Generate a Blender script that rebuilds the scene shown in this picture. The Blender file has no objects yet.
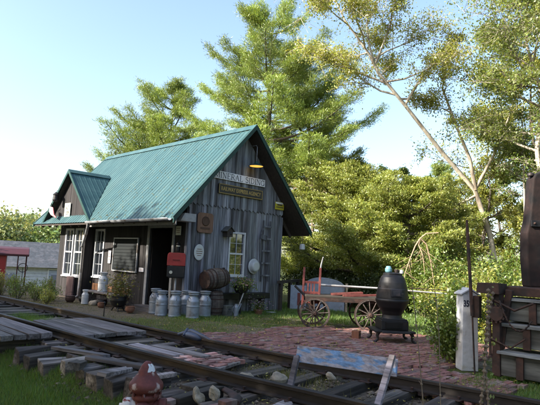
import bpy, math, random
import numpy as np
from mathutils import Vector, Matrix

S = bpy.context.scene
COL = S.collection
R = math.radians
rnd = random.Random(7)

# ------------------------------------------------------------------ camera
# world frame: origin = front corner of the depot, X along the gable wall,
# Y along the long wall (and the track), Z up
cam_d = bpy.data.cameras.new('camera')
cam = bpy.data.objects.new('camera', cam_d)
COL.objects.link(cam)
cR, cU, cF = Vector((0.694, -0.719, 0.048)), Vector((-0.116, -0.045, 0.992)), Vector((0.711, 0.694, 0.115))
cF.normalize(); cR = (cR - cF * cR.dot(cF)).normalized(); cU = cR.cross(cF)
CAM = Vector((-8.746, -11.751, 1.6))
m = Matrix((cR, cU, -cF)).transposed().to_4x4(); m.translation = CAM
cam.matrix_world = m
cam_d.sensor_fit = 'HORIZONTAL'; cam_d.sensor_width = 36; cam_d.lens = 34.03
cam_d.clip_start = 0.05; cam_d.clip_end = 3000
S.camera = cam

# ------------------------------------------------------------------ sky and sun
SUN_DIR = Vector((-0.93, 0.34, 0.0)).normalized()
ELEV = 31
w = bpy.data.worlds.new('World'); S.world = w; w.use_nodes = True
nt = w.node_tree; nt.nodes.clear()
out = nt.nodes.new('ShaderNodeOutputWorld'); bg = nt.nodes.new('ShaderNodeBackground')
sky = nt.nodes.new('ShaderNodeTexSky'); sky.sky_type = 'NISHITA'; sky.sun_disc = False
sky.sun_elevation = R(ELEV); sky.sun_rotation = math.atan2(SUN_DIR.x, SUN_DIR.y)
sky.air_density = 1.0; sky.dust_density = 2.6; sky.ozone_density = 1.0
bg.inputs[1].default_value = 0.15
nt.links.new(sky.outputs[0], bg.inputs[0]); nt.links.new(bg.outputs[0], out.inputs[0])
sd = bpy.data.lights.new('sun', 'SUN'); sd.energy = 5.0; sd.angle = R(0.5); sd.color = (1.0, 0.93, 0.80)
sun = bpy.data.objects.new('sun', sd); COL.objects.link(sun)
d = Vector((SUN_DIR.x * math.cos(R(ELEV)), SUN_DIR.y * math.cos(R(ELEV)), math.sin(R(ELEV))))
sun.rotation_euler = d.to_track_quat('Z', 'Y').to_euler(); sun.location = d * 60
S.view_settings.view_transform = 'Standard'; S.view_settings.look = 'None'
S.view_settings.exposure = 1.55; S.view_settings.gamma = 1
S.view_settings.use_curve_mapping = False
S.render.engine = 'CYCLES'
S.cycles.max_bounces = 6

# ------------------------------------------------------------------ materials
MATS = {}
def mat(name, c, rough=.75, metal=0, noise=0.25, nscale=6, stretch=(1, 1, 1), bump=.3, c2=None, c2scale=2.5,
        c2lo=.45, c2hi=.6, spec=.4, attr=True, coat=0, fine=0):
    m = bpy.data.materials.new(name); m.use_nodes = True; MATS[name] = m
    N = m.node_tree.nodes; L = m.node_tree.links
    b = N['Principled BSDF']
    b.inputs['Roughness'].default_value = rough; b.inputs['Metallic'].default_value = metal
    b.inputs['Specular IOR Level'].default_value = spec; b.inputs['Coat Weight'].default_value = coat
    tc = N.new('ShaderNodeTexCoord'); mp = N.new('ShaderNodeMapping'); mp.inputs[3].default_value = stretch
    oi = N.new('ShaderNodeObjectInfo'); add = N.new('ShaderNodeVectorMath'); add.operation = 'ADD'
    mul = N.new('ShaderNodeMath'); mul.operation = 'MULTIPLY'; mul.inputs[1].default_value = 37
    L.new(oi.outputs['Random'], mul.inputs[0]); L.new(mul.outputs[0], add.inputs[1])
    L.new(tc.outputs['Object'], add.inputs[0]); L.new(add.outputs[0], mp.inputs[0])
    n1 = N.new('ShaderNodeTexNoise'); n1.inputs['Scale'].default_value = nscale; n1.inputs['Detail'].default_value = 8
    n1.inputs['Roughness'].default_value = .65
    L.new(mp.outputs[0], n1.inputs[0])
    col = N.new('ShaderNodeRGB'); col.outputs[0].default_value = (*c, 1); cur = col.outputs[0]
    if c2:
        n2 = N.new('ShaderNodeTexNoise'); n2.inputs['Scale'].default_value = c2scale; n2.inputs['Detail'].default_value = 6
        L.new(mp.outputs[0], n2.inputs[0])
        rp = N.new('ShaderNodeMapRange'); rp.inputs[1].default_value = c2lo; rp.inputs[2].default_value = c2hi
        L.new(n2.outputs[0], rp.inputs[0])
        mx = N.new('ShaderNodeMix'); mx.data_type = 'RGBA'; mx.inputs[7].default_value = (*c2, 1)
        L.new(rp.outputs[0], mx.inputs[0]); L.new(cur, mx.inputs[6]); cur = mx.outputs[2]
    r2 = N.new('ShaderNodeMapRange'); r2.inputs[1].default_value = .3; r2.inputs[2].default_value = .7
    r2.inputs[3].default_value = 1 - noise; r2.inputs[4].default_value = 1 + noise
    L.new(n1.outputs[0], r2.inputs[0])
    rr = N.new('ShaderNodeMapRange'); rr.inputs[3].default_value = .86; rr.inputs[4].default_value = 1.14; L.new(oi.outputs['Random'], rr.inputs[0])
    rm = N.new('ShaderNodeMath'); rm.operation = 'MULTIPLY'; L.new(rr.outputs[0], rm.inputs[0]); L.new(r2.outputs[0], rm.inputs[1])
    vm = N.new('ShaderNodeVectorMath'); vm.operation = 'SCALE'
    L.new(cur, vm.inputs[0]); L.new(rm.outputs[0], vm.inputs['Scale']); cur = vm.outputs[0]
    if attr:
        at = N.new('ShaderNodeAttribute'); at.attribute_name = 'Col'
        v2 = N.new('ShaderNodeVectorMath'); v2.operation = 'MULTIPLY'
        L.new(cur, v2.inputs[0]); L.new(at.outputs['Color'], v2.inputs[1]); cur = v2.outputs[0]
    L.new(cur, b.inputs['Base Color'])
    if bump:
        bp = N.new('ShaderNodeBump'); bp.inputs['Strength'].default_value = bump; bp.inputs['Distance'].default_value = .01
        L.new(n1.outputs[0], bp.inputs['Height']); L.new(bp.outputs[0], b.inputs['Normal'])
    r3 = N.new('ShaderNodeMapRange'); r3.inputs[3].default_value = max(0, rough - .12); r3.inputs[4].default_value = min(1, rough + .12)
    L.new(n1.outputs[0], r3.inputs[0]); L.new(r3.outputs[0], b.inputs['Roughness'])
    return m

def leafmat(name, c, trans=.4, tcol=None):
    m = bpy.data.materials.new(name); m.use_nodes = True; MATS[name] = m
    N = m.node_tree.nodes; L = m.node_tree.links; N.clear()
    o = N.new('ShaderNodeOutputMaterial'); df = N.new('ShaderNodeBsdfDiffuse'); tr = N.new('ShaderNodeBsdfTranslucent')
    mx = N.new('ShaderNodeMixShader'); mx.inputs[0].default_value = trans
    gl = N.new('ShaderNodeBsdfGlossy'); gl.inputs['Roughness'].default_value = .45; gl.inputs[0].default_value = (1, 1, 1, 1)
    mg = N.new('ShaderNodeMixShader'); mg.inputs[0].default_value = .04
    at = N.new('ShaderNodeAttribute'); at.attribute_name = 'Col'
    def cc(c):
        v = N.new('ShaderNodeVectorMath'); v.operation = 'MULTIPLY'; v.inputs[1].default_value = c
        L.new(at.outputs['Color'], v.inputs[0]); return v.outputs[0]
    L.new(cc(c), df.inputs[0]); L.new(cc(tcol or (c[0] * 1.5, c[1] * 1.4, c[2] * .7)), tr.inputs[0])
    L.new(df.outputs[0], mx.inputs[1]); L.new(tr.outputs[0], mx.inputs[2])
    L.new(mx.outputs[0], mg.inputs[1]); L.new(gl.outputs[0], mg.inputs[2]); L.new(mg.outputs[0], o.inputs[0])
    return m

V3 = (1, 1, .12)   # grain up the board
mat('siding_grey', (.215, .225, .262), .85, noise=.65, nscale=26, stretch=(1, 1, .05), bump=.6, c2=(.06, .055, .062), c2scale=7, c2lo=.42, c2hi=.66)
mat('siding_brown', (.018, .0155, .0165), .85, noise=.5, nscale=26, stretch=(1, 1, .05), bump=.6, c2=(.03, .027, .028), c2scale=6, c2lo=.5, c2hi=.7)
mat('dark_wood', (.045, .036, .03), .85, noise=.4, nscale=18, stretch=(1, .12, 1), bump=.5)
mat('dark_wood_x', (.05, .04, .034), .85, noise=.4, nscale=18, stretch=(.12, 1, 1), bump=.5)
mat('interior', (.02, .017, .015), .95)
mat('roof_metal', (.030, .078, .086), .52, .1, noise=.2, nscale=2.2, stretch=(.5, 2.2, .5), bump=.05, c2=(.048, .096, .098), c2scale=1.1, c2lo=.45, c2hi=.75, spec=.4)
mat('trim_green', (.014, .052, .048), .5, noise=.2, nscale=8, bump=.1)
mat('white_paint', (.50, .51, .54), .55, noise=.14, nscale=14, bump=.2, c2=(.42, .40, .37), c2scale=9, c2lo=.58, c2hi=.72)
mat('old_white', (.34, .34, .35), .7, noise=.2, nscale=10, bump=.2, c2=(.3, .27, .23), c2scale=6, c2lo=.52, c2hi=.7)
mat('galvanised', (.23, .27, .325), .48, .35, noise=.18, nscale=9, bump=.1, c2=(.13, .12, .115), c2scale=5, c2lo=.5, c2hi=.72)
mat('gutter_metal', (.36, .37, .39), .5, .3, noise=.2, nscale=6, c2=(.16, .13, .11), c2scale=4, c2lo=.5, c2hi=.65)
mat('iron_black', (.011, .011, .013), .5, .25, noise=.35, nscale=10, bump=.35, c2=(.028, .02, .018), c2scale=5, c2lo=.55, c2hi=.75, spec=.5)
mat('rust', (.05, .026, .02), .8, .1, noise=.45, nscale=12, bump=.6, c2=(.02, .016, .015), c2scale=5, c2lo=.45, c2hi=.65)
mat('rail_steel', (.028, .023, .021), .6, .35, noise=.4, nscale=10, stretch=(1, .3, 1), bump=.4, c2=(.085, .06, .035), c2scale=4, c2lo=.54, c2hi=.7)
mat('tie_wood', (.048, .040, .034), .9, noise=.85, nscale=22, stretch=(.06, 1, 1), bump=.9, c2=(.12, .105, .095), c2scale=6, c2lo=.5, c2hi=.66)
mat('plank_grey', (.155, .138, .135), .85, noise=.75, nscale=24, stretch=(1, .05, 1), bump=.7, c2=(.08, .068, .062), c2scale=5, c2lo=.45, c2hi=.65)
mat('timber_grey', (.10, .105, .10), .85, noise=.5, nscale=16, stretch=(1, .1, 1), bump=.7, c2=(.045, .045, .04), c2scale=5, c2lo=.45, c2hi=.65)
mat('brick', (.175, .088, .075), .9, noise=.4, nscale=22, bump=.6, c2=(.21, .165, .15), c2scale=3, c2lo=.5, c2hi=.68)
mat('stone', (.28, .24, .18), .9, noise=.35, nscale=12, bump=.8, c2=(.2, .18, .15), c2scale=8, c2lo=.5, c2hi=.7)
mat('hydrant_red', (.11, .028, .024), .6, .1, noise=.35, nscale=14, bump=.4, c2=(.34, .26, .24), c2scale=9, c2lo=.60, c2hi=.68)
mat('hydrant_white', (.60, .58, .58), .7, noise=.3, nscale=14, bump=.4, c2=(.17, .035, .03), c2scale=14, c2lo=.56, c2hi=.64)
mat('red_paint', (.30, .03, .028), .5, noise=.25, nscale=8, bump=.15, c2=(.22, .03, .025), c2scale=4, c2lo=.5, c2hi=.7)
mat('red_faded', (.17, .04, .034), .65, noise=.35, nscale=12, bump=.3, c2=(.20, .06, .05), c2scale=6, c2lo=.5, c2hi=.7)
mat('maroon', (.045, .011, .016), .6, noise=.2, nscale=5)
mat('barrel_oak', (.065, .052, .045), .8, noise=.5, nscale=20, stretch=(.15, 1, 1), bump=.6, c2=(.11, .095, .085), c2scale=6, c2lo=.5, c2hi=.7)
mat('plaque_brown', (.17, .095, .065), .8, noise=.3, nscale=20, stretch=(1, 1, .1), bump=.4)
mat('black_sign', (.035, .033, .032), .6, noise=.2)
mat('gold', (.42, .30, .10), .6, noise=.2)
mat('letter_dark', (.02, .022, .04), .7, noise=.1, bump=0)
mat('sign_white', (.72, .72, .78), .6, noise=.08, nscale=12, bump=.1, c2=(.5, .48, .48), c2scale=7, c2lo=.58, c2hi=.75)
mat('sign_yellow', (.42, .36, .03), .6, noise=.2)
mat('sign_cream', (.50, .50, .42), .7, noise=.2)
mat('slate_board', (.010, .013, .015), .95, noise=.3, nscale=6)
mat('blue_board', (.24, .23, .26), .8, noise=.6, nscale=24, stretch=(1, .15, 1), bump=.6, c2=(.12, .21, .36), c2scale=16, c2lo=.47, c2hi=.55)
mat('terracotta', (.17, .08, .05), .8, noise=.25)
mat('shingle', (.04, .048, .062), .9, noise=.4, nscale=5, c2=(.06, .065, .08), c2scale=2)
mat('panel_white', (.27, .30, .37), .7, noise=.2, nscale=5, c2=(.16, .13, .11), c2scale=3, c2lo=.55, c2hi=.7)
mat('shed_white', (.50, .53, .60), .75, noise=.15, nscale=5)
mat('enamel', (.50, .52, .54), .35, noise=.08, bump=0, spec=.6)
mat('bark_brown', (.085, .068, .055), .9, noise=.45, nscale=10, stretch=(1, 1, .2), bump=.8)
mat('bark_pale', (.44, .39, .32), .85, noise=.3, nscale=10, stretch=(1, 1, .3), bump=.5, c2=(.2, .16, .12), c2scale=3, c2lo=.5, c2hi=.7)
mat('twig', (.17, .13, .095), .9, noise=.3, nscale=20)
mat('tarp', (.035, .045, .075), .45, noise=.3, nscale=8, spec=.5)
mat('jar_blue', (.12, .24, .28), .25, noise=.2, nscale=4, spec=.6)
leafmat('leaf_pine', (.205, .27, .062), .28)
leafmat('leaf_yellow', (.28, .30, .075), .45)
leafmat('leaf_green', (.19, .235, .07), .45)
leafmat('leaf_hemlock', (.24, .275, .065), .3)
leafmat('leaf_shaded', (.05, .075, .028), .3)  # understory leaves, the shade under the hemlocks put into the colour
leafmat('leaf_bush', (.13, .185, .035), .4)
leafmat('leaf_far', (.165, .21, .085), .25)
leafmat('grass_blade', (.12, .20, .04), .4)
leafmat('grass_dry', (.15, .15, .05), .4)
leafmat('petal', (1, 1, 1), .3, (1, 1, 1))

def glass():
    m = bpy.data.materials.new('glass'); m.use_nodes = True; MATS['glass'] = m
    b = m.node_tree.nodes['Principled BSDF']
    b.inputs['Base Color'].default_value = (.014, .017, .022, 1); b.inputs['Roughness'].default_value = .04
    b.inputs['Specular IOR Level'].default_value = 1.0; b.inputs['Coat Weight'].default_value = .3
    b.inputs['Coat Roughness'].default_value = .03; b.inputs['IOR'].default_value = 1.7
glass()
def emis():
    m = bpy.data.materials.new('lamp_glow'); m.use_nodes = True; MATS['lamp_glow'] = m
    b = m.node_tree.nodes['Principled BSDF']
    b.inputs['Base Color'].default_value = (.8, .45, .1, 1)
    b.inputs['Emission Color'].default_value = (1.0, .50, .08, 1); b.inputs['Emission Strength'].default_value = .45
emis()

# ground material: dirt / leaf litter / grass by noise
def groundmat():
    m = bpy.data.materials.new('ground_soil'); m.use_nodes = True; MATS['ground_soil'] = m
    N = m.node_tree.nodes; L = m.node_tree.links; b = N['Principled BSDF']; b.inputs['Roughness'].default_value = .95
    b.inputs['Specular IOR Level'].default_value = .1
    tc = N.new('ShaderNodeTexCoord')
    def noise(s, d=8):
        n = N.new('ShaderNodeTexNoise'); n.inputs['Scale'].default_value = s; n.inputs['Detail'].default_value = d
        L.new(tc.outputs['Object'], n.inputs[0]); return n.outputs[0]
    def mixc(f, a, bb, lo, hi):
        r = N.new('ShaderNodeMapRange'); r.inputs[1].default_value = lo; r.inputs[2].default_value = hi; L.new(f, r.inputs[0])
        x = N.new('ShaderNodeMix'); x.data_type = 'RGBA'; L.new(r.outputs[0], x.inputs[0])
        for s, v in ((6, a), (7, bb)):
            if isinstance(v, tuple): x.inputs[s].default_value = (*v, 1)
            else: L.new(v, x.inputs[s])
        return x.outputs[2]
    g = mixc(noise(14), (.035, .05, .018), (.085, .10, .03), .35, .65)
    dirt = mixc(noise(25), (.085, .068, .052), (.20, .165, .125), .35, .65)
    at = N.new('ShaderNodeAttribute'); at.attribute_name = 'Col'
    sx = N.new('ShaderNodeSeparateXYZ'); L.new(at.outputs['Color'], sx.inputs[0])
    ad = N.new('ShaderNodeMath'); ad.operation = 'ADD'; L.new(sx.outputs[0], ad.inputs[0])
    nn = N.new('ShaderNodeMapRange'); nn.inputs[1].default_value = .3; nn.inputs[2].default_value = .7
    nn.inputs[3].default_value = -.45; nn.inputs[4].default_value = .45; L.new(noise(2.2), nn.inputs[0]); L.new(nn.outputs[0], ad.inputs[1])
    c = mixc(ad.outputs[0], g, dirt, .4, .6)
    c = mixc(noise(60, 3), c, (.26, .20, .13), .66, .72)
    L.new(c, b.inputs['Base Color'])
    bp = N.new('ShaderNodeBump'); bp.inputs['Strength'].default_value = .8; bp.inputs['Distance'].default_value = .03
    L.new(noise(30), bp.inputs['Height']); L.new(bp.outputs[0], b.inputs['Normal'])
groundmat()

# ------------------------------------------------------------------ mesh helpers
def jit(a=.15, base=1.0): 
    k = base * (1 + rnd.uniform(-a, a)); return (k, k * (1 + rnd.uniform(-.03, .03)), k * (1 + rnd.uniform(-.05, .05)))
class MB:
    def __init__(s): s.v = []; s.f = []; s.c = []; s.sm = []
    def add(s, vs, fs, col=(1, 1, 1), smooth=False):
        o = len(s.v); s.v += [tuple(p) for p in vs]; s.c += [col] * len(vs)
        for f in fs: s.f.append([i + o for i in f]); s.sm.append(smooth)
    def box(s, c, size, rot=None, col=(1, 1, 1), j=0):
        x, y, z = [k / 2 for k in size]
        vs = [Vector((a * x + rnd.uniform(-j, j), b * y + rnd.uniform(-j, j), e * z + rnd.uniform(-j, j))) for a in (-1, 1) for b in (-1, 1) for e in (-1, 1)]
        if rot is not None: vs = [rot @ p for p in vs]
        vs = [p + Vector(c) for p in vs]
        s.add(vs, [(0, 1, 3, 2), (4, 6, 7, 5), (0, 4, 5, 1), (2, 3, 7, 6), (0, 2, 6, 4), (1, 5, 7, 3)], col)
    def bar(s, p, q, wd, th, up=(0, 0, 1), col=(1, 1, 1)):
        p, q = Vector(p), Vector(q); d = (q - p); l = d.length; d.normalize(); up = Vector(up)
        if abs(d.dot(up)) > .98: up = Vector((1, 0, 0))
        sd = d.cross(up).normalized(); u = sd.cross(d)
        M = Matrix((d, sd, u)).transposed()
        s.box((p + q) / 2, (l, wd, th), M, col)
    def path(s, pts, rad, n=8, col=(1, 1, 1), cap=True, closed=False):
        pts = [Vector(p) for p in pts]; m = len(pts)
        if not isinstance(rad, (list, tuple)): rad = [rad] * m
        vs = []; prev = None
        for i, p in enumerate(pts):
            if closed: d = pts[(i + 1) % m] - pts[i - 1]
            else: d = pts[min(i + 1, m - 1)] - pts[max(i - 1, 0)]
            d.normalize()
            if prev is None:
                u = Vector((0, 0, 1)) if abs(d.z) < .9 else Vector((1, 0, 0))
                u = (u - d * u.dot(d)).normalized()
            else: u = (prev - d * prev.dot(d)).normalized()
            prev = u; w_ = d.cross(u)
            for k in range(n):
                a = 2 * math.pi * k / n; vs.append(p + (u * math.cos(a) + w_ * math.sin(a)) * rad[i])
        fs = []
        for i in range(m if closed else m - 1):
            for k in range(n):
                a = i * n + k; b = i * n + (k + 1) % n; i2 = (i + 1) % m
                fs.append((a, b, i2 * n + (k + 1) % n, i2 * n + k))
        s.add(vs, fs, col, True)
        if cap and not closed:
            s.add(vs[:n][::-1], [tuple(range(n))], col); s.add(vs[-n:], [tuple(range(n))], col)
    def lathe(s, prof, c=(0, 0, 0), n=20, M=None, col=(1, 1, 1), smooth=True):
        if smooth:                                   # support rings keep the shading crisp at corners
            q = [prof[0]]
            for (r0, z0), (r1, z1) in zip(prof, prof[1:]):
                L = math.hypot(r1 - r0, z1 - z0)
                if L > .05:
                    e = min(.012 / L, .2); q += [(r0 + (r1 - r0) * e, z0 + (z1 - z0) * e), (r1 - (r1 - r0) * e, z1 - (z1 - z0) * e)]
                q.append((r1, z1))
            prof = q
        vs = []
        for r, z in prof:
            for k in range(n):
                a = 2 * math.pi * k / n; p = Vector((r * math.cos(a), r * math.sin(a), z))
                if M is not None: p = M @ p
                vs.append(p + Vector(c))
        fs = []
        for i in range(len(prof) - 1):
            for k in range(n):
                fs.append((i * n + k, i * n + (k + 1) % n, (i + 1) * n + (k + 1) % n, (i + 1) * n + k))
        s.add(vs, fs, col, smooth)
        if prof[0][0] > 1e-4: s.add(vs[:n][::-1], [tuple(range(n))], col)
        if prof[-1][0] > 1e-4: s.add(vs[-n:], [tuple(range(n))], col)
    def prism(s, poly, off, col=(1, 1, 1)):
        """poly: 3-D points of one face; off: extrusion vector"""
        n = len(poly); off = Vector(off); a = [Vector(p) for p in poly]; b = [p + off for p in a]
        nrm = Vector((0, 0, 0))
        for i in range(n): nrm += a[i].cross(a[(i + 1) % n])
        fs = [tuple(range(n)), tuple(range(2 * n - 1, n - 1, -1))] + [(i, i + n, (i + 1) % n + n, (i + 1) % n) for i in range(n)]
        if nrm.dot(off) > 0: fs = [f[::-1] for f in fs]
        s.add(a + b, fs, col)
    def build(s, name, mt, parent=None, bevel=0, at=None):
        me = bpy.data.meshes.new(name)
        me.from_pydata(s.v, [], s.f); 
        ca = me.color_attributes.new('Col', 'FLOAT_COLOR', 'POINT')
        arr = np.ones((len(s.v), 4), dtype=np.float32); arr[:, :3] = np.array(s.c, dtype=np.float32)
        ca.data.foreach_set('color', arr.ravel())
        me.polygons.foreach_set('use_smooth', s.sm)
        me.materials.append(MATS[mt]); me.update()
        o = bpy.data.objects.new(name, me); COL.objects.link(o)
        if parent is not None: o.parent = parent
        if at is not None: o.location = at
        if bevel:
            b = o.modifiers.new('bevel', 'BEVEL'); b.width = bevel; b.segments = 2; b.limit_method = 'ANGLE'; b.angle_limit = R(40)
        return o

def npmesh(name, V, nper, colr, mt, parent=None):
    """many small separate faces (leaves, blades): V (n*nper,3), colr (n,3)"""
    n = len(V) // nper
    me = bpy.data.meshes.new(name)
    me.vertices.add(n * nper); me.vertices.foreach_set('co', V.astype(np.float32).ravel())
    me.loops.add(n * nper); me.loops.foreach_set('vertex_index', np.arange(n * nper, dtype=np.int32))
    me.polygons.add(n); me.polygons.foreach_set('loop_start', np.arange(0, n * nper, nper, dtype=np.int32))
    me.update(calc_edges=True)
    ca = me.color_attributes.new('Col', 'FLOAT_COLOR', 'POINT')
    c = np.ones((n * nper, 4), dtype=np.float32); c[:, :3] = np.repeat(colr, nper, axis=0)
    ca.data.foreach_set('color', c.ravel())
    me.materials.append(MATS[mt])
    o = bpy.data.objects.new(name, me); COL.objects.link(o)
    if parent is not None: o.parent = parent
    return o

def leaves(P, size, rg, wid=.55, up=.5, dirs=None):
    """rhombic leaves at points P"""
    n = len(P)
    if dirs is None:
        dd = rg.normal(size=(n, 3)); dd[:, 2] -= .25
    else: dd = dirs + rg.normal(size=(n, 3)) * .35
    dd /= np.linalg.norm(dd, axis=1)[:, None] + 1e-9
    nn = rg.normal(size=(n, 3)); nn[:, 2] = np.abs(nn[:, 2]) + up
    sd = np.cross(dd, nn); sd /= np.linalg.norm(sd, axis=1)[:, None] + 1e-9
    L = (size * rg.uniform(.6, 1.3, n))[:, None]
    a = P; b = P + dd * L * .5 + sd * L * wid * .5; c = P + dd * L; e = P + dd * L * .5 - sd * L * wid * .5
    return np.stack([a, b, c, e], axis=1).reshape(-1, 3)

def leafcol(n, rg, var=.3, hue=.15):
    k = 1 + rg.uniform(-var, var, n); h = rg.uniform(-hue, hue, n)
    return np.stack([k * (1 + h), k, k * (1 - h * .5)], axis=1)

def thing(name, label, cat, loc=(0, 0, 0), rz=0, group=None):
    o = bpy.data.objects.new(name, None); COL.objects.link(o); o.empty_display_size = .2
    o.location = loc; o.rotation_euler = (0, 0, rz); return tag(o, label, cat, group)
def tag(o, label, cat, group=None):
    o['label'] = label; o['category'] = cat
    if group: o['group'] = group
    return o
def struct(o): o['kind'] = 'structure'; return o
def stuff(o, label, cat): o['kind'] = 'stuff'; return tag(o, label, cat)
def dup(root, loc=None, rz=None, sc=None, label=None, group=None, rot=None):
    r = root.copy(); COL.objects.link(r)
    if loc is not None: r.location = loc
    if rz is not None: r.rotation_euler = (0, 0, rz)
    if rot is not None: r.rotation_euler = rot
    if sc is not None: r.scale = (sc, sc, sc) if not isinstance(sc, tuple) else sc
    if label: r['label'] = label
    if group: r['group'] = group
    for ch in list(root.children):
        c = ch.copy(); COL.objects.link(c); c.parent = r
        for g in list(ch.children):
            e = g.copy(); COL.objects.link(e); e.parent = c
    return r

def text_mesh(name, body, size, mt, parent, M, extrude=.004, xs=1.0, space=1.0, bold=0):
    cu = bpy.data.curves.new(name, 'FONT'); cu.body = body; cu.size = size; cu.extrude = extrude
    cu.align_x = 'CENTER'; cu.align_y = 'CENTER'; cu.space_character = space; cu.offset = bold
    tmp = bpy.data.objects.new('tmp', cu); COL.objects.link(tmp)
    bpy.context.view_layer.update()
    me = bpy.data.meshes.new_from_object(tmp.evaluated_get(bpy.context.evaluated_depsgraph_get()))
    bpy.data.objects.remove(tmp)
    me.name = name
    co = np.empty(len(me.vertices) * 3, dtype=np.float32); me.vertices.foreach_get('co', co); co = co.reshape(-1, 3)
    co[:, 0] *= xs
    me.vertices.foreach_set('co', co.ravel())
    ca = me.color_attributes.new('Col', 'FLOAT_COLOR', 'POINT'); ca.data.foreach_set('color', np.ones(len(me.vertices) * 4, dtype=np.float32))
    me.materials.clear(); me.materials.append(MATS[mt])
    o = bpy.data.objects.new(name, me); COL.objects.link(o); o.parent = parent; o.matrix_local = M
    return o
_A = lambda cx, cy, rx, ry, a0, a1, n=9: [(cx + rx * math.cos(R(a0 + (a1 - a0) * i / n)), cy + ry * math.sin(R(a0 + (a1 - a0) * i / n))) for i in range(n + 1)]
SERIF = {   # stroke lists in a 0..w by 0..1 cell: (points, stroke width)
 'I': (.34, [([(.17, 0), (.17, 1)], .13)], [(.17, 0), (.17, 1)]),
 'N': (.78, [([(.14, 0), (.14, 1)], .06), ([(.14, 1), (.64, 0)], .13), ([(.64, 0), (.64, 1)], .06)], [(.14, 0), (.14, 1), (.64, 1)]),
 'M': (.95, [([(.14, 0), (.14, 1)], .06), ([(.14, 1), (.46, .08)], .12), ([(.46, .08), (.80, 1)], .05), ([(.80, 0), (.80, 1)], .13)], [(.14, 0), (.14, 1), (.80, 0), (.80, 1)]),
 'E': (.66, [([(.17, 0), (.17, 1)], .13), ([(.1, .965), (.58, .965)], .07), ([(.17, .52), (.44, .52)], .06), ([(.1, .035), (.6, .035)], .07), ([(.57, 1), (.57, .78)], .05), ([(.6, 0), (.6, .24)], .05), ([(.44, .42), (.44, .62)], .04)], []),
 'L': (.62, [([(.17, 0), (.17, 1)], .13), ([(.1, .035), (.56, .035)], .07), ([(.56, 0), (.56, .26)], .05)], [(.17, 1)]),
 'R': (.76, [([(.17, 0), (.17, 1)], .13), ([(.17, .965)] + _A(.38, .735, .2, .23, 90, -90) + [(.17, .505)], .085), ([(.36, .5), (.66, .02)], .12)], [(.17, 0), (.17, 1), (.66, 0)]),
 'A': (.78, [([(.12, 0), (.39, 1)], .06), ([(.38, 1), (.66, 0)], .13), ([(.2, .34), (.56, .34)], .05)], [(.12, 0), (.66, 0)]),
 'S': (.62, [(_A(.31, .74, .2, .235, 30, 270) + _A(.31, .26, .21, .245, 90, -150)[1:], .10), ([(.5, .78), (.5, 1)], .04), ([(.1, 0), (.1, .24)], .04)], []),
 'D': (.78, [([(.17, 0), (.17, 1)], .13), ([(.17, .965)] + _A(.34, .5, .32, .465, 90, -90, 12) + [(.17, .035)], .09)], [(.17, 0), (.17, 1)]),
 'G': (.80, [(_A(.40, .5, .31, .475, 45, 330, 14), .10), ([(.67, 0.05), (.67, .42)], .11), ([(.62, .72), (.62, .98)], .04)], [(.67, .42)]),
 ' ': (.42, [], [])}
def serif_text(name, body, size, width, mt, parent, y):
    tot = sum(SERIF[c][0] for c in body) ; sx = width / tot; x = -width / 2; b = MB(); k_ = 0
    for c in body:
        w_, strokes, serifs = SERIF[c]
        for pts, sw in strokes:
            for (a0, b0), (a1, b1) in zip(pts, pts[1:]):
                k_ += 1; b.bar((x + a0 * sx, y - .0002 * (k_ % 5), (b0 - .5) * size), (x + a1 * sx, y - .0002 * (k_ % 5), (b1 - .5) * size), .003, sw * size * .95, (0, 0, 1) if abs(b1 - b0) < .5 * abs(a1 - a0) else (1, 0, 0)) if False else b.prism(_stroke((x + a0 * sx, (b0 - .5) * size), (x + a1 * sx, (b1 - .5) * size), sw * size * .5, y - .0002 * (k_ % 5)), (0, -.003, 0))
        for (a, q_) in serifs:
            k_ += 1; zc = (q_ - .5) * size + (-.025 if q_ > .5 else .025) * size; b.box((x + a * sx, y - .0016 - .0002 * (k_ % 5), zc), (.26 * sx, .003, .05 * size))
        x += w_ * sx
    return b.build(name, mt, parent)
def _stroke(p, q, h, y):
    dx, dz = q[0] - p[0], q[1] - p[1]; L = math.hypot(dx, dz) or 1; nx_, nz_ = -dz / L * h, dx / L * h; ex, ez = dx / L * h * .3, dz / L * h * .3
    return [(p[0] - nx_ - ex, y, p[1] - nz_ - ez), (q[0] - nx_ + ex, y, q[1] - nz_ + ez), (q[0] + nx_ + ex, y, q[1] + nz_ + ez), (p[0] + nx_ - ex, y, p[1] + nz_ - ez)]
# text lying on a wall that faces -Y / -X
def face_negY(loc): return Matrix.Translation(loc) @ Matrix.Rotation(R(90), 4, 'X')
def face_negX(loc): return Matrix.Translation(loc) @ Matrix.Rotation(R(-90), 4, 'Z') @ Matrix.Rotation(R(90), 4, 'X')

# ------------------------------------------------------------------ the track line
_y = [-40, -12, -8.8, -7, -5, -3, 0, 4, 12, 45]; _x = [-1.5, -3.62, -4.05, -4.27, -4.42, -4.52, -4.62, -4.75, -4.92, -5.4]
def rail_x(y): return float(np.interp(y, _y, _x))
GA = 1.6

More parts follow.
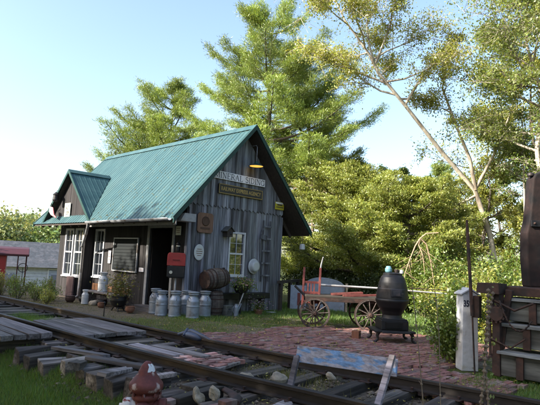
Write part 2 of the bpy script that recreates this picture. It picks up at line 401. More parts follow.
# ------------------------------------------------------------------ ground
def ground_h(x, y):
    h = 0.0
    e = rail_x(y) - .62
    t = min(1, max(0, (e - x) / .7 + .2)); h -= .3 * t * t * (3 - 2 * t)
    if rail_x(y) - .8 < x < rail_x(y) + GA + .25: h -= .05
    t = min(1, max(0, (y - 11) / 11)); h -= 2.2 * t * t * (3 - 2 * t)
    t = min(1, max(0, (math.hypot(x - 20, y - 20) - 60) / 120)); h += 5.5 * t
    h += .02 * math.sin(x * 1.9 + 1) * math.sin(y * 1.7)
    return h
xs = sorted(set([round(v, 3) for v in list(np.arange(-13, 8, .18)) + list(8 + np.geomspace(.3, 900, 34)) + list(-13 - np.geomspace(.3, 900, 34))]))
ys = sorted(set([round(v, 3) for v in list(np.arange(-13, 12, .18)) + list(12 + np.geomspace(.3, 900, 34)) + list(-13 - np.geomspace(.3, 900, 34))]))
g = MB(); nx = len(xs)
for y in ys:
    for x in xs:
        g.v.append((x, y, ground_h(x, y)))
        dirt = 0.0
        if rail_x(y) - .85 < x < rail_x(y) + GA + .25: dirt = .95
        elif -2.9 < x < 0 and -5 < y < 12: dirt = .8 if x > -1.4 or y > -1.5 else .6
        elif 0 < x < 5 and y < -3: dirt = .6
        elif x < rail_x(y) - .85: dirt = .05
        elif 0 < x < 5: dirt = .45
        else: dirt = .12
        g.c.append((dirt, dirt, dirt))
for j in range(len(ys) - 1):
    for i in range(nx - 1): g.f.append([j * nx + i, j * nx + i + 1, (j + 1) * nx + i + 1, (j + 1) * nx + i]); g.sm.append(True)
struct(g.build('ground', 'ground_soil'))

# ------------------------------------------------------------------ the depot
W, LEN, OF, SD, HR, HE = 3.89, 8.1, .571, .861, 5.756, 2.652
SL = (HR - HE) / (W / 2 + SD)
depot = thing('depot_building', 'small weathered board railway depot with a steep green metal roof beside the track', 'depot')
def roof_z(x): return HE + (x + SD) * SL if x < W / 2 else HE + (W + SD - x) * SL

def boards(mb, u0, u1, z0, topf, place, thick, wd=.16, holes=(), tone=1.0, var=.22, toothed=0):
    """vertical boards: place(u, z, d) -> point"""
    u = u0
    while u < u1 - .02:
        w_ = min(wd * rnd.uniform(.8, 1.25), u1 - u); a, b = u + .004, u + w_ - .004
        segs = [(z0 + rnd.uniform(-.012, .012), None)]
        cut = []
        for (ha, hb, hz0, hz1) in holes:
            if b > ha + .01 and a < hb - .01: cut.append((hz0, hz1, ha, hb))
        col = jit(var, tone); d = rnd.uniform(0, .007)
        if cut:
            hz0, hz1, ha, hb = cut[0]
            pieces = [(a, b, z0, hz0), (a, b, hz1, None)]
            if a < ha: pieces.append((a, ha, hz0, hz1))
            if b > hb: pieces.append((hb, b, hz0, hz1))
        else: pieces = [(a, b, segs[0][0], None)]
        for (pa, pb, q0, q1) in pieces:
            if q1 is None:
                t0, t1 = topf(pa), topf(pb)
            else: t0 = t1 = q1
            if min(t0, t1) - q0 < .02: continue
            if toothed:
                mid = (pa + pb) / 2
                poly = [place(pa, q0 + toothed, d), place(mid, q0, d), place(pb, q0 + toothed, d), place(pb, t1, d), place(pa, t0, d)]
            else: poly = [place(pa, q0, d), place(pb, q0, d), place(pb, t1, d), place(pa, t0, d)]
            mb.prism(poly, Vector(place(0, 0, -thick)) - Vector(place(0, 0, 0)), col)
        u += w_

# gable wall facing the camera side (-Y)
PG = lambda u, z, d: Vector((u, -d, z))
gw = MB()
WIN_G = (1.57, 2.25, 1.12, 2.46)
boards(gw, 0, W, .03, lambda u: 3.28, PG, .03, .17, [WIN_G], var=.38)
gw.build('gable_wall_boards', 'siding_grey', depot)
gw = MB()
boards(gw, -.02, W + .02, 3.13, lambda u: roof_z(u) - .09, lambda u, z, d: Vector((u, -d - .034, z)), .03, .15, toothed=.06, var=.38)
gw.build('upper_gable_boards', 'siding_grey', depot)
# framing behind the boards (solid backing with the window hole)
bk = MB()
y0 = .035
def backing(mb, u0, u1, z0, z1, pf, th):
    mb.prism([pf(u0, z0), pf(u1, z0), pf(u1, z1), pf(u0, z1)], pf(0, 0, th) - pf(0, 0), (1, 1, 1))
pb = lambda u, z, d=0: Vector((u, y0 + d, z))
for a in ((.04, WIN_G[0], 0, 3.2), (WIN_G[1], W - .04, 0, 3.2), (WIN_G[0], WIN_G[1], 0, WIN_G[2]), (WIN_G[0], WIN_G[1], WIN_G[3], 3.2)): backing(bk, *a, pb, .05)
bk.prism([pb(.04, 3.2), pb(W - .04, 3.2), pb(W / 2, roof_z(W / 2) - .2)], (0, .05, 0))
# long wall backing with window and door holes, back walls
pl = lambda u, z, d=0: Vector((.035 + d, u, z))
DOOR = (.66, 1.86, .02, 2.45); WIN_L = (4.66, 5.34, .80, 2.45)
for a in ((.09, DOOR[0], 0, 3.3), (DOOR[1], WIN_L[0], 0, 3.3), (WIN_L[1], LEN - .02, 0, 3.3), (DOOR[0], DOOR[1], DOOR[3], 3.3), (WIN_L[0], WIN_L[1], 0, WIN_L[2]), (WIN_L[0], WIN_L[1], WIN_L[3], 3.3)): backing(bk, *a, pl, .05)
bk.build('wall_frame', 'interior', depot)
bw = MB()
bw.box((W - .03, LEN / 2 + .05, 1.65), (.06, LEN - .2, 3.3)); bw.prism([(0.02, LEN, 0), (W, LEN, 0), (W, LEN, 3.2), (W / 2, LEN, HR - .25), (0.02, LEN, 3.2)], (0, .06, 0))
bw.box((W / 2, LEN / 2 + .05, .04), (W - .2, LEN - .2, .06))
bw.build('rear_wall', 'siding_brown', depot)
# long wall boards facing the track (-X)
PLn = lambda u, z, d: Vector((-d, u, z))
lw = MB()
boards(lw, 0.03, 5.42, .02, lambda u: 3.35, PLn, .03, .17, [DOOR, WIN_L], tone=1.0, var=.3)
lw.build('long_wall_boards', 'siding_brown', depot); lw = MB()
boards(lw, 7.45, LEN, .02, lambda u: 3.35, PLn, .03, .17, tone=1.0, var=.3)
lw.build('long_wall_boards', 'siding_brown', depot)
# corner boards
cb = MB(); cb.box((-.022, -.02, 1.52), (.03, .10, 3.02), col=(1.1, 1.1, 1.15)); cb.box((W + .02, .02, 1.55), (.035, .09, 3.1))
cb.build('corner_board', 'siding_grey', depot)

# bay with its own gable, front at x=-BX
BX, B0, B1 = .35, 5.42, 7.45
BA, BZ, DE0, DE1 = 6.12, 4.48, 4.24, 8.0      # dormer ridge y, z, eave ends
bay = MB()
BW1 = (5.50, 6.16, .76, 2.46); BW2 = (6.28, 6.94, .76, 2.46)
PB = lambda u, z, d: Vector((-BX - d, u, z))
boards(bay, B0, B1, .02, lambda u: 2.62, PB, .03, .16, [BW1, BW2], var=.35, tone=1.0)
boards(bay, 0, BX, .02, lambda u: 2.62, lambda u, z, d: Vector((-u, B0 - d, z)), .03, .17, var=.3)
boards(bay, 0, BX, .02, lambda u: 2.62, lambda u, z, d: Vector((-u, B1 + d, z)), .03, .17, var=.3)
dsl = (BZ - HE) / (BA - DE0)
def dorm_z(y): return BZ - abs(y - BA) * (dsl if y < BA else (BZ - HE) / (DE1 - BA))
boards(bay, DE0 + .12, DE1 - .12, 2.60, lambda u: dorm_z(u) - .08, lambda u, z, d: Vector((-BX - .30 - d, u, z)), .03, .16, var=.3, toothed=0)
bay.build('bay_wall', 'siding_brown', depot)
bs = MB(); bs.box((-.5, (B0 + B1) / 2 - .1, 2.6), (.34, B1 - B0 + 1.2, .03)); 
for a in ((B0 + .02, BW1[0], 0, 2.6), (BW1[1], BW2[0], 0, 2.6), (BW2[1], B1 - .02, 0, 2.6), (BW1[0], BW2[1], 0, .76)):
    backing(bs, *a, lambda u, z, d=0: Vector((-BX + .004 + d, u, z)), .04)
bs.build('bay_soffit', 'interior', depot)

# windows
def window(name, u0, u1, z0, z1, pf, fw=.055, cols=2, rows=2, parent=depot, proud=.03):
    """pf(u,z,d) with d outwards"""
    fr = MB()
    def b(a0, a1, c0, c1, d0, d1, col=(1, 1, 1)):
        fr.prism([pf(a0, c0, d0), pf(a1, c0, d0), pf(a1, c1, d0), pf(a0, c1, d0)], pf(0, 0, d1) - pf(0, 0, d0), col)
    b(u0, u0 + fw, z0, z1, -.05, proud, jit(.06)); b(u1 - fw, u1, z0, z1, -.05, proud, jit(.06))
    b(u0 + fw, u1 - fw, z1 - fw, z1, -.05, proud, jit(.06)); b(u0 + fw, u1 - fw, z0, z0 + fw * .8, -.05, proud, jit(.06))
    f = fr.build('window', 'white_paint', parent)
    fr = MB()
    zm = (z0 + z1) / 2; b(u0 + fw, u1 - fw, zm - .025, zm + .025, -.04, .008)
    for (lo, hi, dd) in ((z0 + fw * .8, zm - .025, -.012), (zm + .025, z1 - fw, 0)):
        for i in range(1, cols):
            uu = u0 + fw + (u1 - u0 - 2 * fw) * i / cols; b(uu - .006, uu + .006, lo, hi, -.035, dd)
        for i in range(1, rows):
            zz = lo + (hi - lo) * i / rows
            for k in range(cols):
                ua = u0 + fw + (u1 - u0 - 2 * fw) * k / cols + .009 * (k > 0); ub = u0 + fw + (u1 - u0 - 2 * fw) * (k + 1) / cols - .009 * (k < cols - 1)
                b(ua, ub, zz - .006, zz + .006, -.035, dd - .003)
    fr.build('muntins', 'white_paint', f)
    fr = MB(); b(u0 + .02, u1 - .02, z0 + .02, z1 - .02, -.034, -.028); fr.build('pane', 'glass', f)
    fr = MB(); b(u0 - .04, u1 + .04, z0 - .045, z0 - .003, -.03, proud + .035); fr.build('sill', 'white_paint', f)
    return f
window('w', *WIN_G, PG)
window('w', *BW1, PB, .07, 2, 2); window('w', *BW2, PB, .07, 2, 2)
window('w', *WIN_L, PLn, .07, 2, 2)

# door frame, leaning open door inside
df = MB()
for (a, b_, c, e) in ((DOOR[0] - .10, DOOR[0], 0, 2.55), (DOOR[1], DOOR[1] + .12, 0, 2.55), (DOOR[0], DOOR[1], 2.45, 2.55)):
    df.prism([PLn(a, c, .035), PLn(b_, c, .035), PLn(b_, e, .035), PLn(a, e, .035)], (.07, 0, 0), jit(.1, .75))
df.build('door_frame', 'old_white', depot)
dd = MB(); dd.box((.62, DOOR[1] - .03, 1.22), (1.1, .045, 2.38), col=(.6, .5, .45)); dd.box((.3, DOOR[0] + .03, 1.22), (.05, .06, 2.36), col=(.9, .9, .9))
dd.build('door', 'siding_brown', depot)
st = MB(); st.box((-.22, 1.26, .06), (.5, 1.5, .13), col=(1, 1, 1), j=.01); st.build('door_step', 'plank_grey', depot, .008)

# roof: ribbed sheet metal
def ribbed(s0, s1, step, top, bot, nrm, name, mt='roof_metal', rh=1.0):
    """s runs along the eave; top(s), bot(s) -> points; nrm -> outward normal"""
    mb = MB(); prof = [(0, 0), (.60, 0), (.68, .015), (.82, .015), (.90, 0)]
    pts = []; s = s0; i = 0
    while s < s1:
        for (f, h) in prof:
            q = s + f * step
            if q <= s1: pts.append((q, h))
        s += step
    pts.append((s1, 0))
    nrm = Vector(nrm)
    vs = []
    for q, h in pts: vs += [top(q) + nrm * h * rh, bot(q) + nrm * h * rh]
    fs = [(2 * k, 2 * k + 1, 2 * k + 3, 2 * k + 2) for k in range(len(pts) - 1)]
    mb.add(vs, fs, (1, 1, 1)); o = mb.build(name, mt, depot)
    return o
nl = Vector((-SL, 0, 1)).normalized(); nr = Vector((SL, 0, 1)).normalized()
Y0, Y1 = -OF, 8.69
# cut the left slope where the bay roof comes in: sheet both sides, bay roof sits over it
o = ribbed(Y0, Y1, .19, lambda s: Vector((W / 2, s, HR)), lambda s: Vector((-SD - .04, s, HE - .044)), nl, 'roof')
ribbed(Y0, Y1, .19, lambda s: Vector((W / 2, s, HR)), lambda s: Vector((W + SD + .04, s, HE - .044)), nr, 'roof')
# roof deck / underside
rd = MB()
for sx in (-1, 1):
    ex = -SD if sx < 0 else W + SD
    rd.prism([(ex, Y0 + .03, HE - .05), (W / 2, Y0 + .03, HR - .03 - .02), (W / 2, Y0 + .03, HR - .10), (ex, Y0 + .03, HE - .12)], (0, Y1 - Y0 - .06, 0))
rd.build('roof_deck', 'dark_wood_x', depot)
rf = MB()
yy = .3
while yy < 8.5:
    for sx in (-1, 1):
        rf = MB(); ex = -SD + .05 if sx < 0 else W + SD - .05; nx_ = W / 2 - .9 if sx < 0 else W / 2 + .9
        z1_ = HE + .05 * SL
        rf.bar((ex, yy, z1_ - .20), (nx_, yy, z1_ - .20 + abs(nx_ - ex) * SL), .05, .11); rf.build('rafter', 'dark_wood_x', depot)
    yy += .6
# bay roof (both slopes), front overhang at x = DX
DX = -.84
def main_x(z): return (z - HE) / SL - SD
def drb(x, side):
    z = HE + (x + SD) * SL + .01 if x > -SD else HE
    z = min(BZ, max(HE, z)); k = (BZ - z) / (BZ - HE)
    return Vector((x, BA + side * ((BA - DE0) if side < 0 else (DE1 - BA)) * k, z))
XR = main_x(BZ)
for side in (-1, 1):
    n_ = Vector((0, side * dsl, 1)).normalized()
    ribbed(DX, XR, .19, lambda s: Vector((s, BA, BZ + .03)), lambda s: drb(s, side) + Vector((0, 0, .03)), n_, 'bay_roof', rh=.35)
db = MB()
for side, e in ((-1, DE0), (1, DE1)):
    db.prism([(DX + .02, BA, BZ - .005), (DX + .02, e, HE - .01), (DX + .02, e, HE - .07), (DX + .02, BA, BZ - .075)], (.25, 0, 0))
db.build('bay_roof_deck', 'dark_wood', depot)
# green rake trim and ridge caps
tr = MB()
def rake(mb, p, q, wd, off, hgt=.15):
    p, q = Vector(p), Vector(q); d_ = Vector((0, 0, -hgt)); mb.prism([p, q, q + d_, p + d_], off)
for ex in (-SD - .05, W + SD + .05):
    tr = MB()
    rake(tr, (ex, Y0 - .03, HE - .055 + .05), (W / 2, Y0 - .03, HR + .03), 0, (0, .035, 0))
    rake(tr2 := MB(), (ex, Y1, HE - .055 + .05), (W / 2, Y1, HR + .03), 0, (0, .035, 0))
    # drip flange on top of the edge
    s_ = (W / 2 - ex); n_ = nl if s_ > 0 else nr
    tr.prism([Vector((ex, Y0 - .035, HE - .01)) + n_ * .03, Vector((W / 2, Y0 - .035, HR + .045)) + n_ * .0, Vector((W / 2, Y0 + .09, HR + .045)), Vector((ex, Y0 + .09, HE - .01)) + n_ * .03], (0, 0, -.012))
    tr.build('rake_trim', 'trim_green', depot); tr2.build('rake_trim', 'trim_green', depot)
for e in (DE0 - .04, DE1 + .04):
    tr = MB(); rake(tr, (DX - .03, e, HE + .01), (DX - .03, BA, BZ + .075), 0, (.035, 0, 0), .13); tr.build('rake_trim', 'trim_green', depot)
rc = MB()
for side in (-1, 1):
    n_ = nl if side < 0 else nr; a = Vector((W / 2, Y0 - .02, HR + .045)); dn = Vector((side * .16, 0, -.16 * SL))
    rc.prism([a, a + dn, a + dn + Vector((0, Y1 - Y0 + .04, 0)), a + Vector((0, Y1 - Y0 + .04, 0))], n_ * .006)
    a = Vector((DX - .02, BA, BZ + .07)); dn = Vector((0, side * .13, -.13 * dsl)); n2 = Vector((0, side * dsl, 1)).normalized()
    rc.prism([a, a + dn, a + dn + Vector((XR - DX - .02, 0, 0)), a + Vector((XR - DX - .02, 0, 0))], n2 * .006)
rc.build('ridge_cap', 'roof_metal', depot)
# white frieze end at the near rake foot, fascia
fs_ = MB(); fs_.prism([(-.62, Y0 + .05, 2.58), (-.12, Y0 + .05, 2.58), (-.12, Y0 + .05, 2.80), (-.50, Y0 + .05, 2.80)], (0, .40, 0), (.9, .9, .9)); fs_.box((-SD + .06, (Y0 + DE0) / 2, HE - .13), (.025, DE0 - Y0, .14), col=(.55, .52, .5))
fs_.build('eave_return', 'old_white', depot)
# gutter and downspout
gt = MB()
n = 10; prof = [(math.cos(math.pi + math.pi * k / n) * .06, math.sin(math.pi + math.pi * k / n) * .06) for k in range(n + 1)]
segs = [(-.50, .9), (.9, 2.5), (2.5, 4.16)]
for (a, b_) in segs:
    dz = rnd.uniform(-.012, .006); vs = []
    for (px, pz) in prof: vs += [Vector((-SD - .115 + px, a, HE - .04 + pz + dz)), Vector((-SD - .115 + px, b_, HE - .05 + pz + dz))]
    gt.add(vs, [(2 * k, 2 * k + 2, 2 * k + 3, 2 * k + 1) for k in range(n)], jit(.15), True)
    gt.path([(-SD - .175, a, HE - .04 + dz), (-SD - .175, b_, HE - .05 + dz)], .012, 6, jit(.15))
for yy in np.arange(-.3, 4.2, .75): gt.box((-SD - .11, yy, HE - .035), (.14, .02, .012), col=(.6, .6, .6))
o = gt.build('gutter', 'gutter_metal', depot); sm = o.modifiers.new('solid', 'SOLIDIFY'); sm.thickness = .004
ds = MB()
ds.path([(-SD - .11, 4.05, HE - .08), (-SD - .11, 4.06, HE - .22), (-SD + .1, 4.55, HE - .42), (-BX - .12, 5.30, HE - .70), (-BX - .12, 5.38, HE - .85)], .045, 10)
ds.path([(-BX - .10, B0 - .07, HE - .85), (-BX - .10, B0 - .07, .9)], .03, 8, (.35, .33, .32))
ds.path([(-BX - .10, B0 - .07, .9), (-BX - .12, B0 - .07, .12), (-BX - .3, B0 - .2, .06)], .045, 8, (.9, .85, .8))
ds.build('downspout', 'gutter_metal', depot)
# sunlit-coloured base boards under the eave wall
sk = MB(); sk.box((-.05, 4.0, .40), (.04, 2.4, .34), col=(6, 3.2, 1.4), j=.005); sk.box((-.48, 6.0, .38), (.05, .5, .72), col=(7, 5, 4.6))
sk.build('sunlit_base_board', 'siding_brown', depot)
# interior floor light shade: stove-pipe free
# ------------------------------------------------------------------ things fixed to the depot
def sign_box(name, label, cat, u0, u1, z0, z1, mt, d=.08, th=.025, rot=0, mtf=None):
    t = thing(name, label, cat, ((u0 + u1) / 2, -d, (z0 + z1) / 2)); t.rotation_euler = (0, rot, 0)
    b = MB(); b.box((0, 0, 0), (u1 - u0, th, z1 - z0)); b.build('sign_board', mt, t, .004)
    return t
t = sign_box('name_sign', 'white board sign reading MINERAL SIDING in black letters under the gable lamp', 'sign', .76, 2.93, 4.0, 4.235, 'sign_white')
serif_text('lettering', 'MINERAL SIDING', .175, 2.12, 'letter_dark', t, -.0135)
# serifs on the letters are suggested by a thin rule at top and bottom of the board
t = sign_box('express_sign', 'black and gold sign reading RAILWAY EXPRESS AGENCY below the white name board', 'sign', .98, 2.83, 3.565, 3.865, 'black_sign', .085, .03)
b = MB()
for z in (-.135, .135): b.box((0, -.017, z), (1.83, .012, .018))
for x in (-.906, .906): b.box((x, -.017, 0), (.018, .012, .252))
b.build('gold_border', 'gold', t)
text_mesh('lettering', 'RAILWAY EXPRESS AGENCY', .17, 'gold', t, face_negY((0, -.0165, 0)), .002, .78, 1.0, .003)
t = sign_box('yellow_sign', 'small yellow notice with white top under the right eave of the gable', 'sign', 3.46, 3.88, 3.34, 3.60, 'sign_yellow', .085, .02)
b = MB(); b.box((0, -.012, .09), (.40, .006, .05)); b.build('white_strip', 'sign_white', t)
b = MB(); b.box((0, -.012, .03), (.24, .006, .035)); 
for i in range(6): b.box((-.14 + i * .056, -.012, -.05), (.035, .006, .035))
b.build('lettering', 'letter_dark', t)
t = thing('wooden_plaque', 'brown wooden plaque with worn relief on the gable wall above the white oval', 'plaque', (.59, -.06, 2.63))
b = MB(); w2, h2, c = .29, .29, .06
b.prism([(-w2 + c, 0, -h2), (w2 - c, 0, -h2), (w2, 0, -h2 + c), (w2, 0, h2 - c), (w2 - c, 0, h2), (-w2 + c, 0, h2), (-w2, 0, h2 - c), (-w2, 0, -h2 + c)], (0, .03, 0))
b.build('plaque_board', 'plaque_brown', t, .006)
b = MB(); b.lathe([(.12, 0), (.14, .012), (.11, .016), (.10, .006)], (0, -.003, .05), 20, Matrix.Rotation(R(90), 3, 'X'), (.6, .6, .6)); b.box((0, -.006, -.16), (.34, .012, .06), col=(.6, .6, .6))
b.build('carving', 'plaque_brown', t)
t = thing('oval_sign', 'small white oval enamel sign with faint lettering left of the barrel', 'sign', (.43, -.045, 1.77))
b = MB(); b.lathe([(.18, -.008), (.18, .004), (.165, .01), (0.001, .01)], (0, 0, 0), 28, Matrix.Scale(1.28, 3, Vector((0, 0, 1))) @ Matrix.Rotation(R(90), 3, 'X'), smooth=False); b.build('sign_plate', 'enamel', t)
b = MB()
for i, z in enumerate((.09, .03, -.03, -.09)): b.box((0, -.013, z), ((.16, .22, .2, .14)[i], .003, .018), col=(1, 1, 1))
b.build('lettering', 'plaque_brown', t)
t = thing('enamel_basin', 'white enamel basin hung by its rim right of the gable window', 'basin', (2.62, -.06, 1.43))
b = MB(); M_ = Matrix.Rotation(R(90), 3, 'X')
b.lathe([(.225, .0), (.24, .012), (.232, .022), (.205, .02), (.165, .125), (.12, .14), (0.001, .14)], (0, 0, 0), 32, M_)
b.build('bowl', 'enamel', t)
b = MB(); b.path([(0, -.01, .235), (0, -.015, .265), (.015, -.02, .28)], .006, 6); b.build('hook', 'iron_black', t)
# birdhouse
t = thing('birdhouse', 'small weathered birdhouse at the upper left corner of the gable window', 'birdhouse', (1.40, -.03, 2.28))
b = MB(); b.prism([(-.11, -.22, 0), (.11, -.22, 0), (.11, -.22, .18), (0, -.22, .28), (-.11, -.22, .18)], (0, .2, 0)); b.build('house_body', 'dark_wood', t, .004)
b = MB()
for s_ in (-1, 1): b.prism([(0, -.26, .295), (s_ * .17, -.26, .15), (s_ * .17, -.26, .17), (0, -.26, .32)], (0, .27, 0))
b.build('roof', 'timber_grey', t)
b = MB(); b.lathe([(.028, 0), (.028, .004)], (0, -.2265, .13), 14, M_); b.path([(0, -.22, .07), (0, -.29, .07)], .008, 6); b.build('entrance', 'letter_dark', t)
# gable lamp
t = thing('gable_lamp', 'green shaded lamp glowing orange underneath on a pipe above the name sign', 'lamp', (2.27, -.32, 4.56))
b = MB(); b.lathe([(.03, .16), (.05, .15), (.07, .09), (.22, .02), (.245, 0), (.24, -.004), (.21, .012), (.06, .075)], n=28); b.build('lamp_shade', 'trim_green', t)
b = MB(); b.lathe([(.21, .006), (.05, .068)], n=28); b.lathe([(0.001, -.02), (.04, -.005), (.05, .03), (.03, .06)], n=16); b.build('bulb', 'lamp_glow', t)
b = MB(); b.path([(0, 0, .15), (0, 0, .62), (0, .04, .68), (0, .28, .68)], .011, 8); b.build('pipe_arm', 'gutter_metal', t)
# conduit on wall
b = MB(); b.path([(2.62, -.085, 3.9), (2.62, -.085, 4.0)], .01, 6)
# ladder and rack
def ladder(name, label, u, z0, z1, wd, d, lean=0, rungs=5, mt='siding_grey', tone=.55, grp=None):
    t = thing(name, label, 'ladder', (u, -d, z0), 0, grp); H = z1 - z0
    for s_ in (-1, 1):
        b = MB(); b.bar((s_ * wd / 2 - lean, 0, 0), (s_ * wd / 2 * .9, .0, H), .05, .035, (0, 1, 0), (tone,) * 3); b.build('rail', mt, t, .003)
    for k in range(rungs):
        f = (k + .5) / rungs; b = MB(); x = -lean * (1 - f)
        b.box((x, -.012, H * f), (wd * (1 - .1 * f) + .06, .03, .05), col=(tone * 1.2,) * 3); b.build('rung', mt, t, .003)
    return t
ladder('wall_ladder', 'weathered wooden ladder rack hung upright near the right corner of the gable wall', 3.14, .95, 2.92, .34, .075, 0, 5, tone=.62)
# ox yoke / curved wooden tool beside it
t = thing('wooden_tool', 'curved grey wooden farm tool hung between the basin and the ladder', 'farm tool', (2.86, -.07, 1.35))
b = MB(); b.path([(.10, 0, -.05), (.0, -.02, .35), (-.03, -.02, .8), (.05, 0, 1.2), (.13, 0, 1.36)], [.018, .022, .025, .022, .018], 8, (.6, .6, .6)); b.build('shaft', 'siding_grey', t)
b = MB(); b.box((.12, -.03, 1.02), (.28, .05, .16), Matrix.Rotation(R(12), 3, 'Y'), (.5, .5, .5)); b.build('blade', 'siding_grey', t, .004)
# chalkboard, papers on the long wall
t = thing('slate_notice_board', 'dark louvred notice board with thin pale frame between the window and the door', 'notice board', (-.05, 3.17, 1.6))
b = MB(); b.box((0, 0, 0), (.03, 1.44, 1.02)); 
for k in range(9): b.box((-.02, 0, -.42 + k * .105), (.012, 1.34, .075), Matrix.Rotation(R(8), 3, 'Y'), jit(.15))
b.build('panel', 'slate_board', t)
b = MB()
for z in (-.53, .53): b.box((-.01, 0, z), (.05, 1.50, .035))
for y in (-.735, .735): b.box((-.01, y, 0), (.05, .03, 1.02))
b.build('frame', 'gutter_metal', t, .003)
for (y, z, w_, h_, mt, nm, lb) in ((.36, 2.36, .24, .26, 'sign_cream', 'notice', 'small cream notice nailed right of the door under the eave'),
                             (4.18, 1.5, .16, .42, 'sign_white', 'thermometer_sign', 'narrow white panel between the long wall window and dark board'),
                             (2.16, 1.16, .26, .12, 'sign_white', 'name_plate', 'small pale plate beside the door frame below the dark board')):
    t = thing(nm, lb, 'notice', (-.045, y, z)); b = MB(); b.box((0, 0, 0), (.012, w_, h_)); b.build('sheet', mt, t)
    b = MB()
    for k in range(3): b.box((-.008, 0, h_ * (.25 - .22 * k)), (.003, w_ * .7, h_ * .07))
    b.build('lettering', 'plaque_brown', t)
t = thing('coach_lamp', 'dark wall lantern hung beside the open door near the corner', 'lantern', (-.12, .22, 1.75))
b = MB(); b.lathe([(.05, 0), (.06, .03), (.055, .2), (.07, .21), (.02, .28)], n=10); b.path([(.0, 0, .27), (.02, 0, .33), (.1, 0, .33)], .008, 6); b.build('lantern_body', 'iron_black', t)
b = MB(); b.lathe([(.0565, .05), (.0565, .18)], n=10); b.build('glass', 'sign_cream', t)
# sign on the bay gable
t = thing('bay_gable_sign', 'small cream sign with two worn rows of dark writing on the bay gable', 'sign', (-BX - .345, 6.28, 3.1))
b = MB(); b.box((0, 0, 0), (.02, .46, .5)); b.build('sign_board', 'sign_cream', t, .004)
text_mesh('lettering', 'ALT\n1209', .19, 'letter_dark', t, face_negX((-.012, 0, -.02)), .002, .85, 1.0, .001)
# string of pink and white flowers / flag at the left rake of the bay
t = thing('hanging_flag', 'small folded red and white flag hung at the left rake of the bay gable', 'flag', (DX - .1, 7.1, 3.05))
b = MB()
for i in range(6): b.path([(0, .12 - .05 * i, .18 - .01 * i), (-.02, .05 - .07 * i, .0 - .03 * i), (0.01, -.06 - .08 * i, -.14 - .02 * i)], [.02, .035, .02], 6, (1, .25, .25) if i % 2 else (1, .95, .95))
b.build('cloth', 'sign_white', t)
b = MB(); b.path([(0.1, .15, .15), (-.02, -.0, .3)], .012, 6); b.build('staff', 'dark_wood', t)
t = thing('hanging_lantern', 'dark lantern hung on the left rake above the small flag', 'lantern', (DX - .08, 6.85, 3.42))
b = MB(); b.lathe([(.03, -.02), (.10, 0), (.11, .05), (.09, .22), (.12, .24), (.03, .33)], n=12); b.build('lantern_body', 'iron_black', t)
b = MB(); b.path([(0, 0, .32), (.01, -.01, .38), (.03, -.05, .40)], .008, 6); b.build('hook', 'iron_black', t)
t = thing('hanging_can', 'small white can hung under the right eave of the roof', 'hanging can', (4.62, -.35, 2.05))
b = MB(); b.lathe([(.06, 0), (.10, .02), (.09, .18), (.07, .2)], n=14); b.build('can', 'enamel', t); b = MB(); b.path([(0, 0, .19), (0, 0, .42)], .006, 5); b.build('wire', 'iron_black', t)

# ------------------------------------------------------------------ milk cans
def milk_can(name, label, mt, sc=1.0, group=None):
    t = thing(name, label, 'milk can', (0, 0, 0), 0, group)
    b = MB(); b.lathe([(.165, 0), (.175, .012), (.175, .05), (.168, .06), (.170, .30), (.176, .31), (.176, .335), (.170, .345), (.170, .44), (.165, .465), (.115, .55), (.105, .57), (.105, .62)], n=28); b.build('can_body', mt, t)
    b = MB(); b.lathe([(.107, .60), (.135, .615), (.14, .635), (.125, .655), (.15, .67), (.155, .69), (.10, .705), (.03, .71), (0.001, .71)], n=28); b.build('lid', mt, t)
    for s_ in (-1, 1):
        b = MB(); b.path([(s_ * .125, 0, .535), (s_ * .19, 0, .56), (s_ * .20, 0, .50), (s_ * .165, 0, .45)], .010, 6); b.build('handle', mt, t)
    return t
mc = milk_can('milk_can', 'front leftmost blue-grey milk can below the red box', 'galvanised', group='milk cans by the depot corner')
mc.location = (-.475, .623, .0); mc.rotation_euler.z = .4
lbl = [('second milk can from the left, blue-grey, in front of the doorway', -.60, .12), ('large blue-grey milk can in front of the post of the red box', -.43, -.26),
       ('milk can mostly hidden at the back of the cluster, by the corner', .05, -.12), ('nearest blue-grey milk can of the cluster, just right of the corner', -.20, -.74), ('rightmost milk can of the cluster, against the upright barrel', .38, -.52)]
for i, (lb, x, y) in enumerate(lbl): dup(mc, (x, y, 0), i * 1.1, rnd.uniform(.97, 1.03), lb)
wc = milk_can('milk_can', 'white milk can standing on the bench by the long wall window', 'enamel'); wc.location = (-.75, 3.15, .42); wc.scale = (.86,) * 3
dup(wc, (-1.15, 3.45, .03), 1.0, .62, 'small low white can on the ground below the long wall window')

